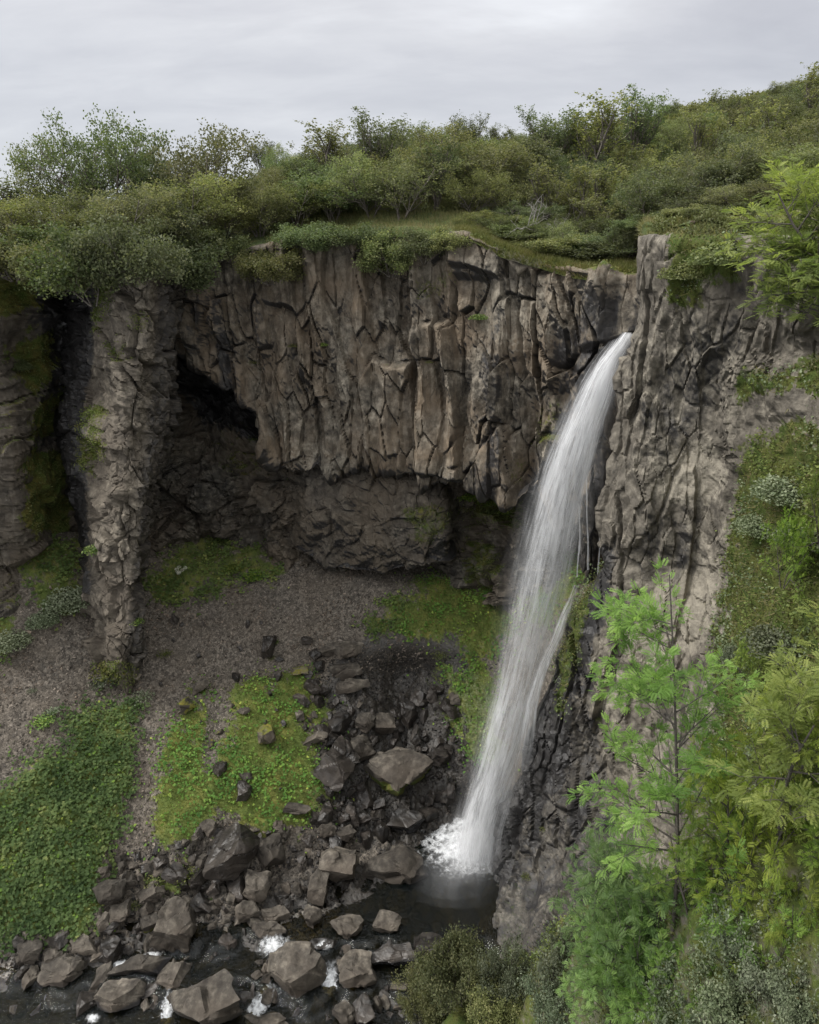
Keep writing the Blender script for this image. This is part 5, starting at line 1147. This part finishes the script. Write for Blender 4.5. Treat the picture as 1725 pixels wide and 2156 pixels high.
# ------------------------------------------------------------------ ground cover nobody could count
def blades(name, p, nr, L, mat, label, cat, rg, lean=.5, wdt=.012, down=0.0):
    n = len(p); d = nr*.6+rnd_dirs(n, rg)*lean+np.array([0, 0, .55-down]); d /= np.linalg.norm(d, axis=1)[:, None]; s = np.cross(d, rnd_dirs(n, rg)); s /= np.linalg.norm(s, axis=1)[:, None]+1e-9
    l = (L*(.5+rg.random(n)))[:, None]; w = wdt*(.7+.6*rg.random(n))[:, None]; tip = p+d*l-np.array([0, 0, 1])*l*.25*rg.random((n, 1))
    v = np.stack([p-s*w-nr*.02, p+s*w-nr*.02, tip], 1).reshape(-1, 3); f = np.arange(3*n).reshape(n, 3)
    g = np.clip(.5+.9*fbm(p, .9, 4, 1234)+.25*(rg.random(n)-.5), 0, 1); tag(obj(name, meshdata(name, v, f, mat, False, {'surf': np.repeat(g, 3)[:, None].repeat(3, 1)})), label, cat, kind='stuff')
def leafy(name, p, nr, size, mat, label, cat, rg, off=.08, upb=1.2, asp=.8, jit=.05, parent=None):
    c = p+nr*(off*rg.random(len(p)))[:, None]+rg.normal(size=p.shape)*jit; v, f = leaf_quads(c, size, rg, upb, asp)
    g = np.clip(.45+.9*fbm(p, .8, 4, 4321)+.35*(rg.random(len(p))-.5), 0, 1); o = obj(name, meshdata(name, v, f, mat, False, {'surf': np.repeat(g, 4)[:, None].repeat(3, 1)})); tag(o, label, cat, kind='stuff'); return o
def palmate(name, p, nr, size, mat, label, cat, rg):
    """lobed leaves on low stalks: five kite lobes each"""
    n = len(p); up_ = nr*.5+np.array([0, -.25, .8])+rg.normal(size=(n, 3))*.35; up_ /= np.linalg.norm(up_, axis=1)[:, None]; a = np.cross(up_, rnd_dirs(n, rg)); a /= np.linalg.norm(a, axis=1)[:, None]; b = np.cross(up_, a)
    c = p+nr*(.05+.16*rg.random((n, 1)))+np.array([0, 0, 1.0])*(np.maximum(0, fbm(p, 1.1, 3, 31)+.05)*.9*(size > .11)*rg.random(n))[:, None]; s = (size*(.55+.8*rg.random(n)))[:, None]; V = []
    for th in (-1.25, -.62, 0, .62, 1.25):
        d = a*math.cos(th)+b*math.sin(th); e = -a*math.sin(th)+b*math.cos(th); l = s*(1-.18*abs(th)); V.append(np.stack([c, c+d*l*.55+e*l*.24+up_*l*.06, c+d*l-up_*l*.10, c+d*l*.55-e*l*.24+up_*l*.06], 1))
    v = np.stack(V, 1).reshape(-1, 3); f = np.arange(20*n).reshape(-1, 4); g = np.clip(.40+.8*fbm(p, .7, 4, 99)+.4*(rg.random(n)-.5)+.5*(rg.random(n) > .97), 0, 1)
    tag(obj(name, meshdata(name, v, f, mat, False, {'surf': np.repeat(g, 20)[:, None].repeat(3, 1)})), label, cat, kind='stuff')
rg = np.random.default_rng(8)
herb = seen(H_q, VEG_HERB, 26); moss = seen(H_q, VEG_MOSS, 24); loose = np.clip(seen(H_q, VEG_HERB+VEG_MOSS, 60, 15, 1.6)-.2, 0, 1)*(H_q[:, 2] > .2); thin = seen(H_q, VEG_THIN, 20)
ww = herb*(H_q[:, 2] > .15)
p, n_ = sample_on(H_q, H_f, ww, 13000, rg); palmate('herb_cover', p, n_, .115, M['herb_leaf'], 'lush green lobed herbs covering the lower left slope', 'herbs', rg)
p, n_ = sample_on(H_q, H_f, ww, 9000, rg); blades('slope_grass', p, n_, .16, M['grass'], 'grass growing between the herbs on the lower left slope', 'grass', rg)
p, n_ = sample_on(H_q, H_f, moss, 44000, rg); blades('moss_grass', p, n_, .12, M['lip_grass'], 'yellow-green moss and short grass on the banks between the scree runs', 'moss', rg, wdt=.016)
wl = moss*np.clip(fbm(H_q, .5, 3, 55)*4+.2, 0, 1); p, n_ = sample_on(H_q, H_f, wl, 2600, rg); palmate('moss_herbs', p, n_, .10, M['herb_leaf'], 'small herbs scattered through the moss banks', 'herbs', rg)
wt = thin*np.clip(fbm(H_q, .7, 3, 57)*4+.5, 0, 1); p, n_ = sample_on(H_q, H_f, wt, 3600, rg); palmate('thin_herbs', p, n_, .12, M['herb_leaf'], 'patchy dark herbs at the head of the scree', 'herbs', rg)
p, n_ = sample_on(H_q, H_f, thin, 9000, rg); blades('thin_grass', p, n_, .14, M['grass'], 'thin grass at the head of the scree', 'grass', rg)
p, n_ = sample_on(H_q, H_f, loose, 2600, rg); palmate('stray_herbs', p, n_, .10, M['herb_leaf'], 'stray herbs thinning out from the green patches onto the scree', 'herbs', rg)
p, n_ = sample_on(H_q, H_f, loose, 7000, rg); blades('stray_grass', p, n_, .15, M['grass'], 'stray grass thinning out onto the scree', 'grass', rg)
# right-hand slope and the near bank
fa = F_attr(F_q, F_n); fx, fy2 = proj(F_q); wv = np.clip(fa[:, 0]-.38, 0, 1)*(F_n[:, 2] > -.2)*(fx < 1900)
p, n_ = sample_on(F_q, F_f, wv, 34000, rg); leafy('heath_cover', p, n_, .075, M['heath_leaf'], 'low heath, crowberry and creeping willow matting the right-hand slope', 'heath', rg, off=.16)
wv2 = wv*np.clip(fbm(F_q, .6, 3, 58)*4+.1, 0, 1); p, n_ = sample_on(F_q, F_f, wv2, 15000, rg); leafy('creeping_willow', p, n_, .09, M['willow_leaf'], 'grey-green creeping shrubs spreading over the right-hand slope', 'shrubs', rg, off=.45, jit=.09)
wv3 = wv*np.clip(fbm(F_q, .5, 3, 59)*4-.1, 0, 1); p, n_ = sample_on(F_q, F_f, wv3, 9000, rg); leafy('bright_herbs', p, n_, .10, M['rowan_leaf'], 'bright green herbs in patches on the right-hand slope', 'herbs', rg, off=.35, jit=.08)
p, n_ = sample_on(F_q, F_f, wv, 9000, rg); blades('slope_tussocks', p, n_, .28, M['dry_grass'], 'drooping grass tussocks on the right-hand slope', 'grass', rg, down=.5)
p, n_ = sample_on(R_q, R_f, np.clip(R_n[:, 2]+.25, 0, 1), 16000, rg); leafy('rim_cover', p, n_, .09, M['heath_leaf'], 'heath and crowberry on the rim to the right', 'heath', rg, off=.2)
w = np.ones(len(G_q)); p, n_ = sample_on(G_q, G_f, w, 22000, rg); leafy('bank_cover', p, n_, .05, M['heath_leaf'], 'dark low plants covering the near bank', 'ground cover', rg, off=.2)
# plants on the cliffs
for q, nn, f, fn, cnt, lab in ((D_q, D_n, D_f, D_attr, 9000, 'moss and grass clinging to the rock fin'), (A_q, A_n, A_f, A_attr, 3500, 'moss and small ferns in the joints of the basalt face'), (E_q, E_n, E_f, E_attr, 9000, 'ferns and moss covering the ledges of the far left cliff'), (B_q, B_n, B_f, B_attr, 5000, 'thin plants on the back wall of the recess'), (C_q, C_n, C_f, C_attr, 1600, 'moss on the overhanging ledge')):
    w = np.clip(fn(q, nn)[:, 0]-.36, 0, 1); p, n_ = sample_on(q, f, w, cnt, rg); n_ = n_*np.sign(-n_[:, 1:2]+1e-6)
    leafy('cliff_plants', p, n_, .07, M['grass'], lab, 'moss', rg, off=.12)
# turf on the rim: bright grass at the lip, straw-coloured at the corner
ix, iy = proj(I_q); near = (I_q[:, 1] < 47)*(ix > 560)*(ix < 1760)
p, n_ = sample_on(I_q, I_f, near*1.0, 52000, rg); blades('rim_grass', p, n_, .26, M['dry_grass'], 'long grass on the plateau behind the brink', 'grass', rg, wdt=.014)
lip = seen(I_q, [[(960,470),(1060,500),(1345,540),(1345,600),(1100,590),(960,520)]], 8)*(I_q[:, 1] < 37); p, n_ = sample_on(I_q, I_f, lip, 22000, rg); blades('lip_grass', p, n_, .24, M['lip_grass'], 'fresh green grass fringing the pale cliff top by the waterfall', 'grass', rg, wdt=.014)
mnd = seen(I_q, [[(1380,400),(1740,380),(1740,540),(1380,540)]], 10)*(I_q[:, 1] < 31)*np.clip(fbm(I_q, .7, 3, 61)*5+.3, 0, 1); p, n_ = sample_on(I_q, I_f, mnd, 16000, rg); leafy('rim_heather', p, n_, .08, M['heath_leaf'], 'brown-green heather cushion on top of the right-hand cliff', 'heather', rg, off=.22, jit=.06)
# ------------------------------------------------------------------ single plants one can point at
def hemis(seed, n, r, size, mat, flat=.6, pal=False):
    rg = np.random.default_rng(seed); d = rnd_dirs(n, rg); d[:, 2] = np.abs(d[:, 2]); c = d*(rg.random(n)**.45)[:, None]*r*np.array([1, 1, flat])*(1+.25*fbm(d, 2.2, 3, seed))[:, None]
    v, f = leaf_quads(c, size, rg, 1.0, .8); g = np.clip(.25+.6*rg.random(n)+.2*(c[:, 2]/r), 0, 1); return meshdata('foliage', v, f, mat, False, {'surf': np.repeat(g, 4)[:, None].repeat(3, 1)})
TUFT = [hemis(1, 420, .5, .09, M['herb_leaf']), hemis(2, 420, .5, .07, M['willow_leaf']), hemis(3, 420, .5, .06, M['grass'])]
BUSH = [hemis(11, 3400, 1.0, .085, M['willow_leaf'], .75), hemis(12, 3400, 1.0, .085, M['birch_leaf_dark'], .8)]
def at_surface(name, me, px, py, wpx, label, cat, group=None, bv=None, hs=1.0):
    h, nr = sight(px, py, bv)
    if h is None: return
    dep = h[1]*CP+(HC-h[2])*SP; w = wpx*dep/FPX; base = w/(1.0 if me in TUFT else 2.0); o = obj(name, me); o.location = h; o.scale = (base, base, base*hs); o.rotation_euler = (0, 0, random.uniform(0, 6)); tag(o, label, cat, group); return o
for px, py, w_, k, lab in ((576,1352,26,0,'leafy green tuft at the top of the dark scree stone'),(572,1385,24,2,'moss tuft at the foot of the dark scree stone'),(346,1378,38,2,'bright flat cushion alone on the scree'),(288,1310,36,0,'blue-green clump against the foot of the rock fin'),
    (297,1470,56,1,'grey-green clump right below the rock fin'),(90,1520,60,0,'leafy clump on the dark scree at far left'),(108,1500,40,1,'pale clump behind the leafy one on the dark scree'),(68,1455,24,1,'small pale tuft on the dark scree'),
    (490,1200,50,0,'dark green tuft below the recess herbs'),(535,1215,60,0,'dark green clump at the right end of the recess herbs'),(445,1385,40,0,'tuft on the scree'),(930,1380,45,2,'lone moss cushion on the dark wet rock step'),(535,765,36,2,'bright fern tuft on the left of the basalt face'),
    (1008,672,44,0,'green fern hanging in the crack of the basalt face'),(902,764,22,2,'small bright tuft in the middle of the basalt face'),(678,728,28,0,'dark fern in a vertical joint of the basalt face'),(618,730,30,2,'yellow-green moss cushion on the upper left face'),
    (1068,1080,44,0,'blue-green fern clump hanging at the right end of the cave'),(1030,1060,60,0,'dark fern patch in the cave mouth'),(985,1050,50,0,'ferns at the back of the cave mouth'),(1325,716,20,2,'moss knob beside the top of the waterfall'),(1265,1515,28,2,'yellowing sprig on the lower right cliff'),
    (1146,1745,26,2,'small bright sprig on the spur beside the pool'),(1108,1845,26,2,'hanging sprig low on the spur by the pool'),(238,1415,95,2,'mossy grass cap hanging over the foot of the rock fin'),(210,1440,60,1,'pale moss at the left of the fin foot'),(1040,2010,40,2,'green tuft at the waterline under the spur'),(205,1160,60,0,'leafy clump left of the rock fin base'),(520,1800,26,0,'fern sprig between the wet slab and the boulder with hollows'),
    (392,1840,70,2,'grassy tuft between the hooked and the kite-shaped rocks'),(330,1850,60,2,'grass patch above the flat triangular slab'),(378,2100,34,2,'moss strip hanging beside the pyramid-shaped boulder'),(280,1905,40,2,'grass tuft below the flat triangular slab')):
    if 'tuft on the scree' == lab: continue
    at_surface('tuft', TUFT[k], px, py, w_, lab, 'plant tuft', 'plant tufts on rock and scree', hs=.8)
for px, py, w_, k, lab in ((140,1240,110,0,'grey-green willow bush left of the rock fin foot'),(20,1330,90,0,'willow bush at the left edge on the scree'),(90,1290,70,0,'smaller willow bush between the two left ones'),(40,760,60,1,'dark bush on a ledge of the far left cliff')):
    at_surface('willow_bush', BUSH[k], px, py+w_*.3, w_, lab, 'bush', 'bushes at the foot of the left cliff', hs=.9)
for px, py, w_, k, lab in ((1520,520,150,1,'dark evergreen-looking bush on top of the right-hand cliff'),(1440,560,110,1,'brown-green bush spilling over the right-hand cliff top'),(1660,1010,150,0,'grey shrub under the overhang of the right-hand slope'),(1700,1110,130,0,'grey-green shrub at the right edge, middle height'),
    (1600,1090,110,0,'small shrub on the slope beside the pale wall'),(1640,1330,150,0,'shrub on the lower right slope behind the rowans'),(1560,1370,90,0,'small dark shrub below the red rock of the right slope')):
    at_surface('slope_bush', BUSH[k], px, py+w_*.25, w_, lab, 'bush', 'bushes on the right-hand slope', BV_RIGHT, .8)
mm, N = newmat('heather_flowers'); N.node('ShaderNodeOutputMaterial', Surface=N.node('ShaderNodeBsdfDiffuse', Color=(.28, .12, .22))); at_surface('heather', hemis(21, 260, .5, .05, mm), 1462, 470, 46, 'purple flowering heather on the brink of the right-hand cliff top', 'heather')
# white-flowered angelica on the dark bank
h, _n = sight(388, 1225); ang = empty('angelica', h); tag(ang, 'angelica with a cluster of round white flower heads on the dark herb bank', 'flower'); rg2 = np.random.default_rng(3)
st = []; 
for k in range(8):
    tp = np.array([rg2.uniform(-.35, .35), rg2.uniform(-.2, .2), rg2.uniform(.45, .95)]); st.append((np.array([[0, 0, 0], tp*.5+[0, 0, .1], tp]), np.array([.012, .009, .006])))
    c = rnd_dirs(90, rg2)*np.array([.11, .11, .07])+tp; v, f = leaf_quads(c, .03, rg2, 1, 1); mm, N = (M['petal'], None) if 'petal' in M else newmat('petals')
    if N: N.node('ShaderNodeOutputMaterial', Surface=N.node('ShaderNodeBsdfDiffuse', Color=(.62, .62, .52))); M['petal'] = mm
    obj('flower_head', meshdata('flower_head', v, f, M['petal'], False), ang)
tv, tf = tubes(st); obj('stalks', meshdata('stalks', tv, tf, M['herb_leaf'], True, {'surf': np.full((len(tv), 3), .3)}), ang)
# dead pale branches on the rim
def dead(seed, px, py, L, lab, n=4):
    h, _n = sight(px, py); rg3 = np.random.default_rng(seed); out = []; tips = []
    for k in range(n): branchy(rg3, (0, 0, 0), (rg3.uniform(-1.6, 1.6), rg3.uniform(-.3, .3), .8), L, .028, 0, out, tips, .9, .0, (4, 3), (.8, .8), (.55, .5))
    tv, tf = tubes(out, 4); o = obj('dead_branches', meshdata('dead_branches', tv, tf, M['dead_wood'], True)); o.location = Vector(P(px, py, 35.2)); tag(o, lab, 'dead branch', 'bleached branches')
dead(1, 1112, 478, 1.6, 'bleached bare branches on the bank above the pale cliff top'); dead(2, 1185, 500, 1.2, 'second, lower spray of bleached branches above the pale cliff top', 2)
for i, (a, b, lab) in enumerate((((930,1530),(958,1522),'white driftwood stick lying over the wet boulders'), ((1065*0+735,2052),(772,2088),'thin white stick beside the streaked boulder'))):
    h1, _ = sight(*a); h2, _ = sight(*b); h1 = h1+Vector((0, 0, .25)); h2 = h2+Vector((0, 0, .25)); tv, tf = tubes([(np.array([h1, (h1+h2)/2+Vector((0, 0, .04)), h2]), np.array([.02, .022, .012]))], 6); tag(obj('driftwood', meshdata('driftwood', tv, tf, M['dead_wood'])), lab, 'stick')
# ------------------------------------------------------------------ rowans and willows on the near bank
BV_BANK = bvh_of([(G_q, G_f)])
RW = {'young': rowan_meshes(61, 5.6, 1, .04, 10, .165, 'rowan_leaf_green', (30, 4), (1.15, .8), .05, shr=(.22, .5), rad=.009),
      'big': rowan_meshes(62, 3.6, 3, .22, 6, .21, 'rowan_leaf', (14, 5), (1.05, .8), .08, shr=(.42, .48)),
      'big2': rowan_meshes(63, 3.3, 3, .3, 6, .21, 'rowan_leaf', (13, 5), (1.1, .8), .05, shr=(.45, .48)),
      'low': rowan_meshes(64, 2.8, 5, .45, 6, .18, 'rowan_leaf_green', (10, 4), (1.05, .8), .05, shr=(.5, .5)),
      'small': rowan_meshes(65, 2.0, 3, .3, 5, .20, 'rowan_leaf', (9, 4), (1.0, .8), .08, shr=(.5, .5))}
def mbox(me): a = np.empty(len(me.vertices)*3, np.float32); me.vertices.foreach_get('co', a); a = a.reshape(-1, 3); return a.min(0), a.max(0)
RB = {k: mbox(v[1]) for k, v in RW.items()}
def rowan(px, py_top, Y, base_py, wpx, kind, label, rz=0.0, tilt=(0, 0), bv=None, group='rowans on the near bank'):
    b = P(px, base_py, Y); g = drop(b[0], b[1], bv or BV_BANK)
    z = g[2]-.05 if g is not None and abs(g[2]-b[2]) < 1.3 else b[2]
    top = P(px, py_top, Y)[2]; lo, hi = RB[kind]; hs = (top-z)/hi[2]; ws = wpx*(Y*CP+(HC-(z+top)/2)*SP)/FPX/(hi[0]-lo[0])
    return plant('rowan_tree', RW[kind], (b[0], Y, z), (ws, ws, hs), rz, label, 'tree', group, tilt)
rowan(1440, 1245, 8.2, 1850, 430, 'young', 'slender young rowan with one straight dark stem in front of the pale wall')
rowan(1615, 1290, 7.6, 1880, 470, 'big', 'bright yellow-green rowan right of the slender young one', .6)
rowan(1740, 1420, 7.0, 1900, 420, 'big2', 'rowan cut by the right edge, its leaves the largest in view', 2.0)
rowan(1540, 1560, 7.9, 1930, 340, 'big2', 'bright rowan filling the gap between the slender and the edge rowans', 4.0)
rowan(1290, 1730, 9.2, 2060, 330, 'low', 'low spreading rowan left of the slender stem, over the dark rock', .3)
rowan(1420, 1790, 8.6, 2080, 360, 'low', 'low rowan thicket directly below the slender stem', 1.7)
rowan(1380, 1900, 8.2, 2140, 300, 'low', 'low rowan behind the grey willow, lower middle of the bank', 3.0)
rowan(1300, 2010, 8.4, 2180, 260, 'low', 'lowest rowan, sprays hanging towards the bottom edge', 4.2)
rowan(1560, 1960, 7.2, 2200, 300, 'low', 'shaded rowan spray beside the dark gap at lower right', 5.2)
rowan(1705, 1950, 6.4, 2200, 200, 'small', 'pale rowan spray at the right edge above the willow', 1.0)
rowan(1640, 1760, 7.0, 2080, 300, 'big2', 'dark rowan in the hollow under the bright edge rowans', 3.3)
rowan(1500, 1900, 7.6, 2150, 280, 'low', 'rowan sprays just above the grey willows, right of the low thicket', 2.4)
rowan(1620, 1880, 6.6, 2150, 240, 'small', 'leafy rowan shoot above the broad corner willow', 5.5)
rowan(1700, 1640, 6.8, 1980, 300, 'big2', 'bright rowan at the right edge just under the largest-leaved one', 1.2)
rowan(1340, 1830, 8.8, 2110, 300, 'low', 'low rowan between the dark rock and the low thicket', 5.6)
rowan(1470, 1700, 8.0, 2000, 300, 'big2', 'leafy rowan filling in behind the foot of the slender stem', 2.2)
# upper right: rooted on the rim outside the view, branches reaching in
RWT = rowan_meshes(71, 3.6, 5, .5, 6, .21, 'rowan_leaf', (14, 5), (1.0, .8), .05, shr=(.44, .48)); RW['rim'] = RWT; RB['rim'] = mbox(RWT[1])
RWT = rowan_meshes(72, 2.3, 5, .8, 6, .22, 'rowan_leaf', (12, 5), (1.1, .8), .0, shr=(.46, .48)); RW['rim2'] = RWT; RB['rim2'] = mbox(RWT[1])
rowan(1800, 262, 14.0, 640, 620, 'rim', 'tall yellow-green rowan reaching in at the upper right edge', .4, bv=BV_ALL, group='rowans on the right rim')
rowan(1745, 420, 14.3, 680, 440, 'rim2', 'rowan spreading over the right-hand cliff top', 1.9, bv=BV_ALL, group='rowans on the right rim')
rowan(1735, 960, 17.5, 1160, 130, 'small', 'small rowan at the right edge above the slope shrubs', .5, bv=BV_RIGHT, group='small rowans on the right slope')
rowan(1650, 1060, 18.6, 1230, 120, 'small', 'small bright rowan in the middle of the right slope', 2.5, bv=BV_RIGHT, group='small rowans on the right slope')
rowan(1560, 1340, 18.5, 1450, 90, 'small', 'tiny rowan beside the foot of the pale wall', 3.5, bv=BV_RIGHT, group='small rowans on the right slope')
def willow_meshes(seed, h, mat='willow_leaf', leaf=.045, per=12, stems=9, spread=1.1):
    return birch_meshes(seed, h, stems, spread, leaf=leaf, per=per, clump=.055, mat=mat, kids=(8, 5, 2), up=.35, spr=(.7, .6, .5), bk='bark_dark', asp=.6)
WL = [willow_meshes(81, 1.6), willow_meshes(82, 1.6), willow_meshes(83, 1.5, 'birch_leaf', .045)]
WB = [mbox(w[1]) for w in WL]
def willow(px, top, Y, base, wpx, k, label, rz=0.0):
    b = P(px, base, Y); T = P(px, top, Y)[2]; lo, hi = WB[k]; s = wpx*(Y*CP+(HC-b[2])*SP)/FPX/(hi[0]-lo[0]); g = drop(b[0], b[1], BV_BANK); z = g[2]-.1 if g is not None and abs(g[2]-b[2]) < 1.2 else b[2]
    plant('willow_bush', WL[k], (b[0], Y, z), (s, s, (T-z)/hi[2]), rz, label, 'bush', 'willow bushes on the near bank')
willow(1215, 1900, 10.6, 2150, 230, 0, 'tall grey-green willow at the left side of the near bank', .2)
willow(1180, 2010, 10.4, 2200, 200, 1, 'dark willow below the tall grey-green one, at the bottom edge', 2.2)
willow(1560, 2010, 6.6, 2220, 330, 0, 'broad grey willow in the lower right corner', 1.0)
willow(1430, 2030, 7.4, 2220, 260, 1, 'grey willow left of the broad corner one', 3.1)
willow(1690, 2050, 5.8, 2260, 220, 1, 'willow with pale leaf undersides in the extreme lower right corner', 4.4)
willow(1600, 1890, 7.0, 2120, 300, 1, 'shadowed willow at the dark hollow right of the low rowans', .2)
willow(1710, 1860, 6.6, 2080, 260, 0, 'shadowed willow at the right edge under the bright rowan', 3.7)
willow(1640, 1960, 6.4, 2180, 260, 1, 'shaded willow behind the broad corner one', 5.1)
willow(1500, 1980, 7.8, 2200, 240, 1, 'willow filling the gap between rowan sprays and the corner', .9)
willow(1330, 2060, 8.4, 2230, 230, 1, 'dark willow at the bottom edge below the hanging rowan sprays', 2.9)
willow(960, 1960, 13.2, 2170, 190, 2, 'pale yellow-green willow on the mossy spur by the stream', .4)
willow(1060, 1975, 12.4, 2180, 150, 0, 'grey willow between the pale one and the spur of the right cliff', 2.6)
willow(900, 2030, 13.4, 2200, 130, 2, 'small pale willow at the left tip of the mossy spur', 4.0)
willow(1050, 2070, 12.0, 2220, 170, 2, 'leafy green bush at the bottom edge below the pale willow', 5.0)
# a walker in an orange-red jacket, far up the hillside path
def walker(px, py, Y):
    b = P(px, py, Y); o = empty('person', (b[0], b[1], b[2]-.85)); tag(o, 'distant walker in an orange-red jacket half hidden in the scrub on the hillside', 'person')
    J = [((0, 0, .92), .13), ((0, 0, 1.12), .15), ((0, 0, 1.38), .19), ((0, 0, 1.5), .07), ((0, 0, 1.58), .085), ((0, 0, 1.70), .10), ((0, 0, 1.76), .06), ((.2, 0, 1.40), .07), ((.27, -.02, 1.12), .05), ((.26, -.12, .90), .04), ((-.2, 0, 1.40), .07), ((-.27, .02, 1.12), .05), ((-.25, -.10, .90), .04), ((.1, 0, .85), .10), ((.11, -.05, .48), .07), ((.1, .05, .06), .05), ((-.1, 0, .85), .10), ((-.11, .05, .48), .07), ((-.1, -.08, .06), .05)]
    E = [(0,1),(1,2),(2,3),(3,4),(4,5),(5,6),(2,7),(7,8),(8,9),(2,10),(10,11),(11,12),(0,13),(13,14),(14,15),(0,16),(16,17),(17,18)]
    me = bpy.data.meshes.new('body'); me.from_pydata([j[0] for j in J], E, []); ob = obj('body', me, o); sk = ob.modifiers.new('skin', 'SKIN')
    for v, (c, r) in zip(me.skin_vertices[0].data, J): v.radius = (r, r*.75)
    me.skin_vertices[0].data[0].use_root = True; ob.modifiers.new('sub', 'SUBSURF').render_levels = 1
    m, N = newmat('walker_clothes'); z = N.node('ShaderNodeSeparateXYZ', Vector=N.node('ShaderNodeTexCoord').outputs['Object']).outputs[2]
    c = N.ramp(N.math('DIVIDE', z, 1.85), [(0, (.03, .03, .035)), (.49, (.62, .085, .04)), (.815, (.35, .22, .16)), (.93, (.05, .035, .025))], 'CONSTANT'); N.node('ShaderNodeOutputMaterial', Surface=N.node('ShaderNodeBsdfDiffuse', Color=c)); me.materials.append(m)
walker(1492, 306, 50)
